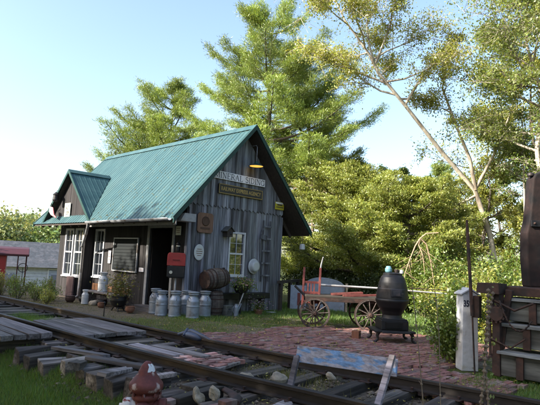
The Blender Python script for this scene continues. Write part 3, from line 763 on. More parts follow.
# ------------------------------------------------------------------ barrels
def barrel(t, L=.74, r=.30, n=24):
    b = MB(); N_ = 10
    rad = lambda f: r * (1 - .22 * (2 * f - 1) ** 2)
    st_ = 24
    for k in range(st_):
        a0, a1 = 2 * math.pi * k / st_, 2 * math.pi * (k + 1) / st_ - .012; vs = []
        for i in range(N_ + 1):
            f = i / N_; rr = rad(f)
            vs += [(rr * math.cos(a0), rr * math.sin(a0), L * f), (rr * math.cos(a1), rr * math.sin(a1), L * f)]
        b.add(vs, [(2 * i, 2 * i + 1, 2 * i + 3, 2 * i + 2) for i in range(N_)], jit(.18), True)
    b.lathe([(rad(.02) - .012, .01), (rad(.98) - .012, L - .01)], n=24, col=(.25, .25, .25))
    o = b.build('staves', 'barrel_oak', t)
    for z in (.03, L - .03):
        b = MB()
        for k in range(5):
            x = -.24 + k * .098; h = math.sqrt(max(.001, .228 ** 2 - x * x)) if abs(x) < .22 else .05
            b.box((x, 0, z), (.092, 2 * h, .02), col=jit(.15, 1.25))
        b.build('barrel_head', 'barrel_oak', t)
    for f in (.03, .16, .32, .68, .84, .97):
        b = MB(); rr = rad(f) + .004; dr = (rad(f + .03) - rad(f - .03)) / 2
        b.lathe([(rr - dr * .6, L * f - .02), (rr + dr * .6, L * f + .02)], n=32, col=(1, 1, 1)); b.build('hoop', 'rust', t)
t = thing('barrel', 'oak barrel lying on its side on top of the upright barrel', 'barrel', (.55, -.50, 1.03)); t.rotation_euler = (0, R(84), R(-20)); barrel(t, .78, .30)
t.location = (.40, -.40, 1.0); t.rotation_euler = (0, R(84), R(2))
b = MB(); b.path([(-.30, .05, .42), (-.38, .05, .42)], .02, 8); b.build('bung_tap', 'barrel_oak', t)
t = thing('barrel', 'upright weathered barrel behind the rightmost milk can', 'barrel', (.80, -.38, 0)); barrel(t, .70, .29)

# red and black box on a post beside the door
t = thing('red_box_on_post', 'round topped box, red above and black below, on a pale post by the door', 'mail box', (-.20, .13, 0), R(-40))
b = MB(); b.path([(0, 0, 0), (0, 0, 1.06)], .028, 10); b.build('post', 'old_white', t)
b = MB(); pr = [(-.25, 0)] + [(-.25 + .07 - .07 * math.cos(a), .27 + .09 * math.sin(a)) for a in np.linspace(0, math.pi / 2, 6)] + [(.25 - .07 + .07 * math.sin(a), .27 + .09 * math.cos(a)) for a in np.linspace(0, math.pi / 2, 6)] + [(.25, 0)]
b.prism([(x, -.14, 1.36 + z) for x, z in pr], (0, .28, 0)); b.build('lid', 'red_paint', t, .012)
b = MB(); b.box((0, 0, 1.20), (.48, .27, .30)); b.box((0, 0, 1.04), (.40, .22, .04)); b.build('box_body', 'iron_black', t, .01)
b = MB(); b.lathe([(.045, 0), (.045, .012)], (-.13, -.148, 1.18), 16, M_); b.build('dial', 'sign_cream', t)
b = MB(); b.box((0, -.148, 1.52), (.2, .012, .03), col=(.5, .5, .5)); b.build('handle', 'red_paint', t)

# long black trough / bench along the gable wall
t = thing('long_bench', 'long black bench beam against the gable wall behind the flowers', 'bench', (2.0, -.22, 0))
b = MB(); b.box((.02, 0, .53), (2.2, .30, .17), j=.006); b.build('seat', 'iron_black', t, .01)
for x in (-.8, .85):
    b = MB(); b.box((x, .0, .22), (.12, .24, .44)); b.build('leg', 'dark_wood', t, .006)

# ---- flowers
def flower_clump(t, name, c, rad, h, nst, fl, cols, rg, leafm='leaf_bush', leafn=300, ls=.05):
    P = rg.normal(size=(leafn, 3)) * np.array([rad * .55, rad * .45, h * .3]) + np.array([c[0], c[1], c[2] + h * .42])
    npmesh('foliage', leaves(P, ls, rg), 4, leafcol(leafn, rg), leafm, t)
    m_ = fl; Pf = rg.normal(size=(m_, 3)) * np.array([rad * .6, rad * .5, h * .22]) + np.array([c[0], c[1], c[2] + h * .68])
    vs = []; cc = []
    for p in Pf:
        col = cols[rg.integers(len(cols))]
        for k in range(5):
            a = 2 * math.pi * k / 5 + rg.uniform(0, .5); dx = np.array([math.cos(a), math.sin(a) * .7, .45 + rg.uniform(-.2, .2)]); dx /= np.linalg.norm(dx); sdv = np.array([-math.sin(a), math.cos(a), 0])
            s = ls * .62; vs += [p, p + dx * s * .6 + sdv * s * .4, p + dx * s, p + dx * s * .6 - sdv * s * .4]; cc.append(col)
    npmesh('blossoms', np.array(vs), 4, np.array(cc), 'petal', t)
rg = np.random.default_rng(5)
pinks = [(.55, .28, .42), (.6, .4, .5), (.55, .3, .12), (.6, .5, .2), (.55, .5, .5)]
t = thing('flower_planter', 'overflowing basket of pink and orange flowers on an old hand pump', 'flower planter', (1.62, -.62, 0))
b = MB(); b.lathe([(.05, .64), (.16, .66), (.22, .78), (.235, .86), (.22, .86)], n=24); b.build('bowl', 'iron_black', t)
b = MB(); b.lathe([(.10, 0), (.10, .02), (.035, .06), (.035, .60), (.06, .65)], n=14); b.build('pedestal', 'iron_black', t)
flower_clump(t, 'f', (0.05, 0, .76), .36, .30, 0, 110, pinks, rg, leafn=900, ls=.06)
t = thing('pump_handle', 'pale curved pump handle leaning up to the flower basket', 'pump handle', (1.50, -.74, 0))
b = MB(); b.path([(-.10, 0, .14), (-.05, -.01, .32), (.06, -.01, .55), (.12, 0, .68)], [.02, .016, .016, .02], 8); b.build('lever', 'old_white', t)
t = thing('watering_can', 'narrow pale watering can on the grass beneath the flower basket', 'watering can', (1.32, -.78, 0))
b = MB(); b.lathe([(.075, 0), (.075, .26), (.05, .32), (.05, .35)], n=20); b.build('can_body', 'galvanised', t)
b = MB(); b.path([(.06, 0, .1), (.16, 0, .3), (.18, 0, .36)], [.02, .014, .02], 8); b.build('spout', 'galvanised', t)
b = MB(); b.path([(-.07, 0, .08), (-.13, 0, .16), (-.12, 0, .26), (-.05, 0, .32)], .008, 6); b.build('handle', 'galvanised', t)
t = thing('grey_crate', 'small grey box standing between the barrel and the watering can', 'box', (1.12, -.62, 0))
b = MB(); b.box((0, 0, .14), (.26, .2, .28)); b.box((0, 0, .29), (.28, .22, .02), col=(1.2, 1.2, 1.2)); b.build('box_body', 'timber_grey', t, .006)
b = MB(); b.box((0, -.103, .2), (.09, .006, .03)); b.build('slot', 'letter_dark', t)
t = thing('flower_pot', 'low pot of pale pink flowers on the grass in front of the bench', 'flower pot', (2.22, -.78, 0))
b = MB(); b.lathe([(.09, 0), (.14, .14), (.15, .16), (.13, .16)], n=20); b.build('pot', 'terracotta', t)
flower_clump(t, 'f', (0, 0, .1), .26, .34, 0, 70, [(.6, .42, .55), (.6, .55, .6), (.5, .3, .45)], rg, leafn=260, ls=.05)
t = thing('white_dish', 'shallow white dish lying in the grass right of the flower pot', 'dish', (2.95, -.62, .015))
b = MB(); b.lathe([(.10, 0), (.15, .03), (.155, .035), (.13, .02), (0.001, .012)], n=24); b.build('dish', 'enamel', t)

# ---- clutter along the long wall
t = thing('plank_bench', 'low rough plank bench in front of the long wall carrying pots', 'bench', (-.72, 3.0, 0))
b = MB(); b.box((0, 0, .39), (.36, 2.2, .05), j=.008); b.build('seat', 'plank_grey', t, .005)
for y in (-.9, .9):
    b = MB(); b.box((0, y, .18), (.28, .10, .37), j=.006); b.build('leg', 'plank_grey', t, .005)
t = thing('tub_planter', 'dark kettle planter with tall yellow and white flowers in front of the notice board', 'flower planter', (-1.05, 1.62, 0))
b = MB(); b.lathe([(.10, .10), (.19, .16), (.24, .30), (.23, .40), (.25, .42), (.22, .42)], n=24); b.build('kettle', 'iron_black', t)
for a in (0, 2.1, 4.2):
    b = MB(); b.path([(.12 * math.cos(a), .12 * math.sin(a), .14), (.2 * math.cos(a), .2 * math.sin(a), 0)], .018, 6); b.build('leg', 'iron_black', t)
flower_clump(t, 'f', (0, 0, .38), .34, .62, 0, 80, [(.5, .42, .12), (.55, .5, .4), (.5, .36, .15)], rg, 'grass_dry', 700, .08)
pots = [(-.9, 4.0, .17, .20, 'iron_black', 'black iron cooking pot on the ground under the long wall window'), (-1.2, 4.35, .16, .2, 'rust', 'round rusty bucket beside the bay corner'), (-.95, 2.75, .16, .22, 'iron_black', 'squat black kettle in front of the plank bench'),
        (-1.15, 2.4, .11, .16, 'terracotta', 'small clay pot near the kettle planter'), (-1.0, 1.05, .13, .17, 'terracotta', 'clay pot left of the door step'), (-.68, 2.35, .10, .18, 'terracotta', 'clay flower pot standing on the plank bench')]
for (x, y, r_, h_, mt, lb) in pots:
    t = thing('cooking_pot' if mt == 'iron_black' else ('bucket' if mt == 'rust' else 'clay_pot'), lb, 'pot', (x, y, .42 if 'bench' in lb and 'on the plank' in lb else 0.01))
    b = MB(); b.lathe([(r_ * .6, 0), (r_ * .95, h_ * .35), (r_, h_ * .7), (r_ * .88, h_ * .95), (r_ * .95, h_), (r_ * .85, h_)], n=22); b.build('pot_body', mt, t)
    b = MB(); b.path([(r_ * .9 * math.cos(a), 0, h_ * .95 + r_ * .8 * math.sin(a)) for a in np.linspace(0, math.pi, 9)], .006, 5); b.build('bail', 'iron_black', t)
t = thing('stone', 'rounded orange brown stone by the wall beneath the window', 'stone', (-1.05, 3.1, .08)); 
def rock(t, r_, seed, sc=(1, 1, .8), name='rock_body', mt='stone', rough=.22):
    q = np.random.default_rng(seed); b = MB(); n_, m_ = 12, 8
    fr = q.uniform(-1, 1, (6, 4))
    def rr(d_): return r_ * (1 + sum(rough / 2 * math.sin(3.1 * (f[0] * d_[0] + f[1] * d_[1] + f[2] * d_[2]) + 3 * f[3]) for f in fr) / 1.6)
    vs = []
    for i in range(m_ + 1):
        th = math.pi * i / m_
        for k in range(n_):
            ph = 2 * math.pi * k / n_; d_ = (math.sin(th) * math.cos(ph), math.sin(th) * math.sin(ph), math.cos(th)); s = rr(d_) 
            vs.append((d_[0] * s * sc[0], d_[1] * s * sc[1], d_[2] * s * sc[2]))
    fs = [(i * n_ + k, (i + 1) * n_ + k, (i + 1) * n_ + (k + 1) % n_, i * n_ + (k + 1) % n_) for i in range(m_) for k in range(n_)]
    b.add(vs, fs, (1, 1, 1), rough < .5); return b.build(name, mt, t)
rock(t, .13, 3)
t = thing('garden_stake', 'short dark iron stake standing in the path in front of the kettle planter', 'stake', (-2.05, .55, 0))
b = MB(); b.path([(0, 0, 0), (0, 0, .32)], .014, 6); b.build('rod', 'iron_black', t); b = MB(); b.lathe([(.001, .32), (.03, .335), (.03, .36), (.001, .375)], n=10); b.build('knob', 'iron_black', t)

# lean-to rail behind the right gable corner
t = thing('hitching_rail', 'dark rough timber rail on posts behind the right corner of the depot', 'rail fence', (3.95, -.1, 0))
b = MB(); b.bar((-.55, -.35, .96), (1.9, .9, .96), .10, .09); b.build('rail', 'dark_wood', t, .006)
for (x, y) in ((-.38, -.3), (.75, .3), (1.75, .82)):
    b = MB(); b.box((x, y, .47), (.10, .10, .94), j=.006); b.build('post', 'dark_wood', t, .006)

# white rounded trailer/tank behind the cart
t = thing('white_tank_shed', 'low pale blue-white metal shelter with arched top behind the red hand truck', 'shelter', (5.55, -.35, 0), R(-44))
b = MB(); pr = [(-.62, 0), (-.62, .82)] + [(.62 * -math.cos(a), .82 + .30 * math.sin(a)) for a in np.linspace(.25, math.pi - .25, 12)] + [(.62, .82), (.62, 0)]
b.prism([(x + .25, -.5, z) for x, z in pr], (0, 1.3, 0)); b.build('shell', 'panel_white', t, .01)
b = MB(); b.box((-.72, -.45, .42), (.55, .06, .84)); b.build('side_panel', 'panel_white', t, .006)
b = MB(); b.box((-.70, -.49, .38), (.10, .02, .42)); b.build('red_mark', 'red_faded', t)
b = MB(); b.box((.92, -.53, .48), (.07, .07, 1.0), col=(2.2, 1.9, 1.4)); b.build('corner_post', 'plank_grey', t)

# ------------------------------------------------------------------ baggage cart
def wheel(parent, c, r_, axis, name='wheel', ns=12):
    """axis: unit vector of the axle"""
    ax = Vector(axis); u = Vector((0, 0, 1)); w_ = ax.cross(u).normalized(); M = Matrix((w_, u, ax)).transposed(); c = Vector(c)
    b = MB()
    pts = [c + M @ Vector((math.cos(a) * (r_ - .03), math.sin(a) * (r_ - .03), 0)) for a in np.linspace(0, 2 * math.pi, 37)[:-1]]
    vs = []; 
    for a in np.linspace(0, 2 * math.pi, 37)[:-1]:
        for (rr, q) in ((r_ - .045, -.022), (r_ - .008, -.022), (r_ - .008, .022), (r_ - .045, .022)): vs.append(c + M @ Vector((math.cos(a) * rr, math.sin(a) * rr, q)))
    fs = [(i * 4 + k, i * 4 + (k + 1) % 4, ((i + 1) % 36) * 4 + (k + 1) % 4, ((i + 1) % 36) * 4 + k) for i in range(36) for k in range(4)]
    b.add(vs, fs, (.42, .36, .33))
    o = b.build(name, 'plank_grey', parent)
    b = MB(); vs = []
    for a in np.linspace(0, 2 * math.pi, 37)[:-1]:
        for (rr, q) in ((r_ - .008, -.024), (r_, -.024), (r_, .024), (r_ - .008, .024)): vs.append(c + M @ Vector((math.cos(a) * rr, math.sin(a) * rr, q)))
    b.add(vs, fs); b.build('tyre', 'rust', o)
    for k in range(ns):
        a = 2 * math.pi * k / ns + .1; b = MB()
        b.path([c + M @ Vector((math.cos(a) * .05, math.sin(a) * .05, 0)), c + M @ Vector((math.cos(a) * (r_ - .04), math.sin(a) * (r_ - .04), 0))], [.018, .012], 6, (.5, .43, .4)); b.build('spoke', 'plank_grey', o)
    b = MB(); b.lathe([(.03, -.09), (.05, -.07), (.062, 0), (.05, .07), (.03, .09)], c, 14, M); b.build('hub', 'rust', o)
cart = thing('baggage_cart', 'old low baggage wagon with spoked wheels and dark plank bed on the brick patio', 'cart', (1.42, -3.56, 0), math.atan2(-.72, .70))
# local x along the cart
b = MB()
for i in range(5): b.box((.84, -.02 + i * .17, .80), (2.15, .16, .045), col=jit(.2, .7)); 
b.build('bed', 'dark_wood_x', cart, .004)
b = MB()
for y in (-.06, .70): b.box((.84, y, .735), (2.15, .07, .11), j=.004)
for x in (-.05, 1.5): b.box((x, .32, .66), (.10, .62, .10)); b.box((x, .32, .50), (.09, .78, .09)); b.box((x, .32, .58), (.08, .3, .08))
b.build('frame', 'rust', cart, .005)
for x, r_ in ((0, .38), (1.38, .40)):
    for y in (-.13, .78): wheel(cart, (x, y, r_), r_, (0, 1, 0))
b = MB()
b.path([(-.5, .3, 1.02), (-.30, .3, .84), (.0, .3, .55)], .03, 8); b.build('drag_handle', 'iron_black', cart)
b = MB(); b.box((1.15, .0, .865), (.9, .10, .05), Matrix.Rotation(R(-4), 3, 'Y'), (.6, .6, .6)); b.box((.85, .34, .88), (.8, .30, .05), Matrix.Rotation(R(-5), 3, 'Y'), (.6, .6, .6)); b.build('load_rack', 'red_faded', cart, .006)
# red hand truck standing at the head of the cart
t = thing('hand_truck', 'faded red hand truck standing upright at the left end of the wagon', 'hand truck', (1.42 + .07, -3.56 + .25, 0), math.atan2(-.72, .70))
for x, h_ in ((-.16, 1.50), (.26, 1.50)):
    b = MB(); b.bar((x, .05, .45), (x + .03, .20, h_), .055, .05, (0, 1, 0)); b.build('upright', 'red_faded', t, .006)
b = MB(); b.path([(.29, .2, 1.46), (.31, .21, 1.60), (.335, .18, 1.72), (.34, .12, 1.78)], [.022, .02, .018, .014], 8); b.build('handle', 'old_white', t)
for z in (.62, .86, 1.12):
    b = MB(); b.bar((-.16, .06 + (z - .45) * .14, z), (.28, .06 + (z - .45) * .14, z), .035, .06, (0, 0, 1)); b.build('crosspiece', 'red_faded', t, .004)
for x in (-.03, .05, .13):
    b = MB(); b.bar((x, .08, .62), (x + .01, .15, 1.12), .03, .018, (0, 1, 0)); b.build('slat', 'red_faded', t, .003)
# long pale pole & tongue
t = thing('long_pole', 'long thin pale pole lying level from the hand truck to behind the stove', 'pole', (1.88, -3.3, 1.06))
b = MB(); b.path([(0, 0, 0), (1.2, -1.1, -.02), (2.45, -2.35, -.08)], [.03, .026, .02], 8); b.build('shaft', 'old_white', t)
b = MB(); b.box((1.2, -1.1, -.6), (.05, .05, 1.0)); b.build('prop', 'dark_wood', t)

# small wooden box on the bricks
t = thing('wooden_block', 'small rusty brown wooden box on the bricks left of the stove', 'box', (.80, -5.25, .03), .4)
b = MB(); b.box((0, 0, .085), (.23, .16, .17), col=(1, .75, .65)); b.build('box_body', 'plaque_brown', t, .006)
b = MB(); b.box((0, -.082, .09), (.12, .006, .05)); b.build('label_recess', 'dark_wood', t)

# ------------------------------------------------------------------ potbelly stove
t = thing('potbelly_stove', 'tall black cast iron potbelly stove with jars on top on the brick patio', 'stove', (1.22, -5.87, .03), R(-44))
b = MB(); b.lathe([(.24, .46), (.22, .50), (.205, .56), (.24, .64), (.30, .72), (.335, .80), (.355, .84), (.36, .86), (.36, .885), (.345, .90)], n=36); b.build('fire_bowl', 'iron_black', t)
b = MB(); b.lathe([(.345, .90), (.345, .93), (.335, 1.0), (.322, 1.10), (.322, 1.115), (.315, 1.12), (.29, 1.25), (.25, 1.36), (.20, 1.42), (.21, 1.43), (.21, 1.445), (.12, 1.465), (0.001, 1.47)], n=36); b.build('belly', 'iron_black', t)
b = MB(); b.box((0, -.315, 1.03), (.24, .07, .17), Matrix.Rotation(R(-6), 3, 'X'), (1.6, 1.6, 1.8)); o = b.build('feed_door', 'iron_black', t, .015)
b = MB(); b.box((0, -.357, 1.03), (.15, .012, .10), Matrix.Rotation(R(-6), 3, 'X'), (2.4, 2.4, 2.6)); b.path([(.10, -.36, 1.03), (.12, -.42, 1.03), (.08, -.43, 1.03)], .009, 6, (2.5, 2.5, 2.6)); b.build('door_panel', 'iron_black', o, .004)
b = MB(); b.box((0, .02, .36), (.58, .56, .20)); b.box((0, .02, .47), (.54, .52, .04)); b.build('ash_box', 'iron_black', t, .012)
b = MB(); b.box((-.02, -.268, .36), (.36, .03, .13), col=(.35, .35, .35)); b.build('ash_door', 'iron_black', t, .006)
b = MB(); b.box((-.02, -.02, .235), (.86, .74, .045)); b.box((-.02, -.42, .23), (.60, .12, .03)); b.build('hearth_plate', 'iron_black', t, .012)
for (x, y) in ((-.36, -.32), (.33, -.32), (-.36, .28), (.33, .28)):
    s_ = 1 if x > 0 else -1
    b = MB(); b.path([(x, y, .22), (x + s_ * .03, y, .15), (x + s_ * .02, y, .07), (x + s_ * .09, y - .02, .012)], [.045, .035, .026, .034], 10); b.build('leg', 'iron_black', t)
t2 = thing('glass_jar', 'pale blue glass insulator jar on the left of the stove top', 'jar', (1.22 - .075, -5.87 + .06, 1.495))
b = MB(); b.lathe([(.06, 0), (.075, .02), (.075, .085), (.055, .10), (.055, .125), (.03, .135), (0.001, .135)], n=20); b.build('jar_body', 'jar_blue', t2)
t2 = thing('tin_can', 'small rusty tin on the middle of the stove top', 'tin', (1.27, -5.93, 1.495))
b = MB(); b.lathe([(.05, 0), (.05, .07), (.045, .072), (0.001, .07)], n=18); b.build('tin_body', 'rust', t2)
t2 = thing('glass_jar', 'small pale glass knob on the right of the stove top', 'jar', (1.345, -6.01, 1.48))
b = MB(); b.lathe([(.045, 0), (.05, .03), (.03, .075), (0.001, .085)], n=18); b.build('jar_body', 'old_white', t2)
t2 = thing('thin_rod', 'thin dark rod passing level across the stove to the shrub', 'rod', (0, 0, 0))
b = MB(); b.path([(.92, -5.72, 1.20), (1.7, -6.6, 1.17), (2.25, -7.1, 1.15)], .009, 6); b.build('rod', 'rust', t2)

# ------------------------------------------------------------------ patio bricks
rg = np.random.default_rng(11)
pb_ = MB(); base = MB()
def in_patio(x, y):
    lo = -2.45 + (.5 if y > -5 else 0) + .35 * math.sin(y * 2.1) * (y > -5)
    return lo < x < 1.9 + (.9 if y < -4.2 else 0) and -9.3 < y < -3.35 + .25 * math.sin(x * 3)
L_, Wd = .205, .10
yy = -9.6; row = 0
while yy < -3.0:
    xx = -2.9 + (row % 2) * L_ / 2
    while xx < 3.0:
        if in_patio(xx, yy) and rnd.random() > .035 and not (yy < -8.0 and xx > -.75):
            k = rnd.choice([.75, .88, 1, 1.08, 1.18]); g_ = rnd.random()
            col = (k, k * .95, k) if g_ < .84 else ((1.15, 1.35, 1.4) if g_ < .93 else (.6, .72, .8))
            pb_.box((xx, yy, .018 + rnd.uniform(-.006, .008)), (L_ - .012, Wd - .010, .05), Matrix.Rotation(rnd.uniform(-.05, .05), 3, 'Z') @ Matrix.Rotation(rnd.uniform(-.03, .03), 3, 'X'), col)
        xx += L_
    yy += Wd; row += 1
struct(pb_.build('patio', 'brick', None))

# ------------------------------------------------------------------ track
def extr(name, label, x_of, z0, y0, y1):
    prof = [(-.06, 0), (.06, 0), (.06, .012), (.012, .03), (.010, .10), (.035, .112), (.035, .145), (.028, .15), (-.028, .15), (-.035, .145), (-.035, .112), (-.010, .10), (-.012, .03), (-.06, .012)]
    yl = list(np.arange(y0, y1, .5)) + [y1]; n_ = len(prof); vs = []
    for y in yl:
        for (px, pz) in prof: vs.append((x_of(y) + px * 1.15, y, z0 + pz))
    fs = [(i * n_ + k, (i + 1) * n_ + k, (i + 1) * n_ + (k + 1) % n_, i * n_ + (k + 1) % n_) for i in range(len(yl) - 1) for k in range(n_)]
    b = MB(); b.add(vs, fs); b.add(vs[:n_], [tuple(range(n_))]); b.add(vs[-n_:], [tuple(range(n_ - 1, -1, -1))])
    t = tag(b.build(name, 'rail_steel', None), label, 'rail'); return t
RAILS = [extr('rail', 'rusty rail nearest the camera with timber ends in front of it', rail_x, .05, -30, 40),
         extr('rail', 'rusty rail farther from the camera along the brick patio', lambda y: rail_x(y) + GA, .05, -30, 40)]
ties = []
y = -14.0; k = 0
while y < 20:
    xc = rail_x(y) + GA / 2; ang = math.atan2(rail_x(y + .5) - rail_x(y - .5), 1)
    l_ = 2.5 + rnd.uniform(-.2, .25)
    b = MB(); b.box((0, 0, 0), (l_, .23 + rnd.uniform(-.02, .03), .17), j=.014, col=jit(.3, rnd.choice([.7, 1.0, 1.3, 2.2])))
    o = b.build('railroad_tie', 'tie_wood', None, .012, (xc + rnd.uniform(-.08, .04), y, -.038 + rnd.uniform(-.012, .0))); o.rotation_euler = (rnd.uniform(-.02, .02), rnd.uniform(-.008, .008), -ang + rnd.uniform(-.04, .04))
    if -11 < y < 8:
        for r_i, rl in enumerate(RAILS):
            xr = rail_x(y) + GA * r_i; b = MB(); b.box((xr, y, .0545), (.30, .17, .010)); b.build('tie_plate', 'rust', rl, .002)
            for s_ in (-1, 1):
                b = MB(); b.box((xr + s_ * .085, y + s_ * .045, .072), (.022, .02, .03)); b.box((xr + s_ * .078, y + s_ * .045, .090), (.045, .032, .012)); b.build('spike', 'rust', rl, .002)
    tag(o, 'dark weathered tie lying under the two rails', 'railroad tie', 'railroad ties under the rails')
    y += .62 + rnd.uniform(-.05, .05)
# crossing planks
def plank(x, y0, y1, wd, z, th, label, grp, mt='plank_grey', tone=1.0, rz=0):
    b = MB(); b.box((0, 0, 0), (wd, y1 - y0, th), j=.006, col=jit(.2, tone))
    o = b.build('crossing_plank', mt, None, .006, (x, (y0 + y1) / 2, z)); o.rotation_euler = (rnd.uniform(-.006, .006), rnd.uniform(-.02, .02), rz + rnd.uniform(-.01, .01))
    tag(o, label, 'plank', grp); return o
for i in range(4): plank(-5.52 + i * .21, -2.75, -.35, .19, .15, .09, 'thick grey plank of the crossing outside the near rail', 'planks outside the near rail', tone=1.05)
for i in range(6): plank(-4.33 + i * .21, -3.2, -.95, .195, .15, .07, 'grey plank of the crossing deck between the rails', 'deck planks between the rails')
for i in range(3): plank(-4.22 + i * .27 + rnd.uniform(-.03, .03), -4.9 - .35 * i, -3.75 - .3 * i, .2, .09 + rnd.uniform(0, .02), .06, 'loose grey plank between the rails beyond the deck', 'loose planks between the rails', tone=rnd.choice([1.2, 1.9]), rz=rnd.uniform(-.15, .15))
for i in range(2): plank(-4.9 + .1 * i, -4.6 - i * 1.2, -3.5 - i, .16, .075, .05, 'short plank lying on the tie ends beside the near rail', 'short planks on the tie ends', tone=.8, rz=.3)
for (x, y, l_) in ((-5.45, -2.2, .5), (-5.55, -1.2, .55), (-5.5, -.6, .5)):
    b = MB(); b.box((0, 0, 0), (.9, .25, .26), j=.015, col=jit(.2)); o = b.build('timber_block', 'tie_wood', None, .015, (x + .1, y, -.03)); tag(o, 'dark squared timber propping the crossing planks', 'timber', 'timbers under the crossing planks')
# plank path beside far rail (edge timbers)
plank(-2.78, -3.3, -.9, .14, .06, .10, 'pale timber lying along the far side of the far rail', 'edge timbers', tone=1.1)
# stacked tie ends and blocks on the near side
blk = []
for i, y in enumerate(np.arange(-8.6, -2.9, .42)):
    x = rail_x(y) - .60 + rnd.uniform(-.16, .10); h_ = rnd.uniform(.22, .34); wd = rnd.uniform(.22, .33)
    b = MB(); b.box((0, 0, 0), (.60 + rnd.uniform(-.2, .15), wd, h_), j=.03, col=jit(.35, rnd.choice([.6, 1.0, 1.0, 1.8]))); 
    o = b.build('timber_block', 'tie_wood', None, .014, (x, y + rnd.uniform(-.04, .04), h_ / 2 - .25)); o.rotation_euler = (rnd.uniform(-.05, .05), rnd.uniform(-.06, .06), rnd.uniform(-.15, .15))
    tag(o, 'dark upended timber block at the near tie ends', 'timber', 'timber blocks along the near side of the track')
def brick_at(x, y, z, rz, tone=1.0, grp='loose bricks beside the track', lb='old loose brick stacked among the timber ends'):
    b = MB(); b.box((0, 0, 0), (.205, .10, .062), j=.004, col=jit(.3, tone)); o = b.build('brick', 'brick', None, .005, (x, y, z)); o.rotation_euler = (rnd.uniform(-.05, .05), rnd.uniform(-.05, .05), rz); return tag(o, lb, 'brick', grp)
for (x, y, n_) in ((-5.30, -6.62, 5), (-5.28, -6.92, 4), (-5.12, -7.55, 5), (-5.05, -7.68, 6), (-4.95, -8.15, 4), (-5.2, -6.35, 3)):
    rz = rnd.uniform(-.3, .3)
    for k in range(n_): brick_at(x + rnd.uniform(-.015, .015), y + rnd.uniform(-.015, .015), -.2 + k * .066, rz + rnd.uniform(-.1, .1), 1.25)
for i in range(26):
    row = i // 4; brick_at(-4.05 + (i % 4) * .23 + rnd.uniform(-.02, .02), -5.35 - row * .125, .075 + rnd.uniform(-.005, .015), rnd.uniform(-.1, .1), rnd.choice([1, 1.6, 2.8]), 'bricks laid between the rails', 'worn pinkish brick laid between the rails')
for (x, y, z, r_, lb) in ((-5.0, -7.12, .06, .075, 'upright knobbly white stone among the timber ends behind the hydrant'), (-4.88, -7.26, .10, .06, 'cream coloured stone beside the upright white stone'),
                       (-3.85, -6.7, .07, .10, 'pale flat stone between the rails'), (-3.55, -7.0, .07, .12, 'brownish stone between the rails near the weeds'), (-2.95, -7.4, .06, .07, 'small tan stone near the far rail')):
    t = thing('stone', lb, 'stone', (x, y, z)); rock(t, r_, int(abs(x * y) * 10), (1, .8, 1.3 if 'upright' in lb else .7), rough=.5)
for i, (x, y, z, l_, w_, h_, rz, mt, lb) in enumerate(((-5.15, -5.6, .06, .7, .13, .05, .5, 'plank_grey', 'broken pale board lying across the timber blocks left of the hydrant'), (-4.95, -6.2, .08, .55, .11, .05, -.3, 'plank_grey', 'short split board resting on the timbers behind the hydrant'),
        (-5.35, -4.9, .02, .5, .16, .10, .9, 'tie_wood', 'dark broken timber end tilted among the blocks'), (-4.75, -8.1, .08, .5, .14, .06, .2, 'plank_grey', 'short pale board near the foot of the left stake'), (-3.7, -6.1, .06, .8, .12, .04, .35, 'plank_grey', 'thin loose board between the rails beside the loose bricks'))):
    b = MB(); b.prism([(-l_ / 2, -w_ / 2, 0), (l_ / 2 - .06, -w_ / 2, 0), (l_ / 2, -w_ * .1, 0), (l_ / 2 - .09, w_ * .1, 0), (l_ / 2 - .02, w_ / 2, 0), (-l_ / 2, w_ / 2, 0)], (0, 0, h_), jit(.2, 1.3)); o = b.build('broken_board', mt, None, .004, (x, y, z)); o.rotation_euler = (rnd.uniform(-.15, .15), rnd.uniform(-.12, .12), rz); tag(o, lb, 'board')
# curved steel flange against the near rail
t = thing('curved_iron_plate', 'dark curved iron plate lying against the near rail', 'iron plate', (-4.66, -7.45, .06))
b = MB(); b.path([(0.12, .45, .02), (.05, .2, .02), (-.06, 0, .03), (-.20, -.12, .03)], [.05, .06, .07, .06], 8); b.build('plate', 'rust', t); t.scale = (1, 1, .5)
# dark crumpled lump on the far rail
t = thing('tarp_bundle', 'small crumpled blue-black bundle lying on the far rail', 'bundle', (rail_x(-4.2) + GA, -4.15, .2))
rock(t, .17, 21, (.8, 1.6, .45), 'cloth', 'tarp', .42)
b = MB(); b.path([(-.05, .3, -.02), (.02, 0, .07), (.0, -.3, .03), (.03, -.55, -.02)], [.03, .05, .045, .02], 8); b.path([(.1, .15, .03), (0, .1, .09), (-.12, .05, .0)], [.02, .035, .02], 7); b.build('fold', 'tarp', t)

# ------------------------------------------------------------------ painted barrier board
t = thing('painted_board_barrier', 'leaning barrier of a faded blue painted board nailed to two stakes over the near rail', 'barrier', (0, 0, 0))
bd0, bd1 = Vector((-3.60, -7.34, .44)), Vector((-3.12, -8.52, .41)); dv = (bd1 - bd0); 
b = MB(); nseg = 14
upv = Vector((.25, .1, .96)).normalized(); nv = dv.cross(upv).normalized(); 
for i in range(nseg):
    f0, f1 = i / nseg, (i + 1) / nseg
p0, p1 = bd0, bd1
b.bar(p0, p1, .03, .205, upv); b.build('board', 'blue_board', t, .005)
for (a, q, tn) in (((-3.66, -7.40, .42), (-4.05, -7.62, .02), .75), ((-3.20, -8.50, .56), (-3.64, -8.56, .0), 1.6)):
    b = MB(); b.bar(a, q, .045, .075, (0, 1, 0), (tn, tn, tn * 1.1)); b.build('stake', 'plank_grey', t, .004)

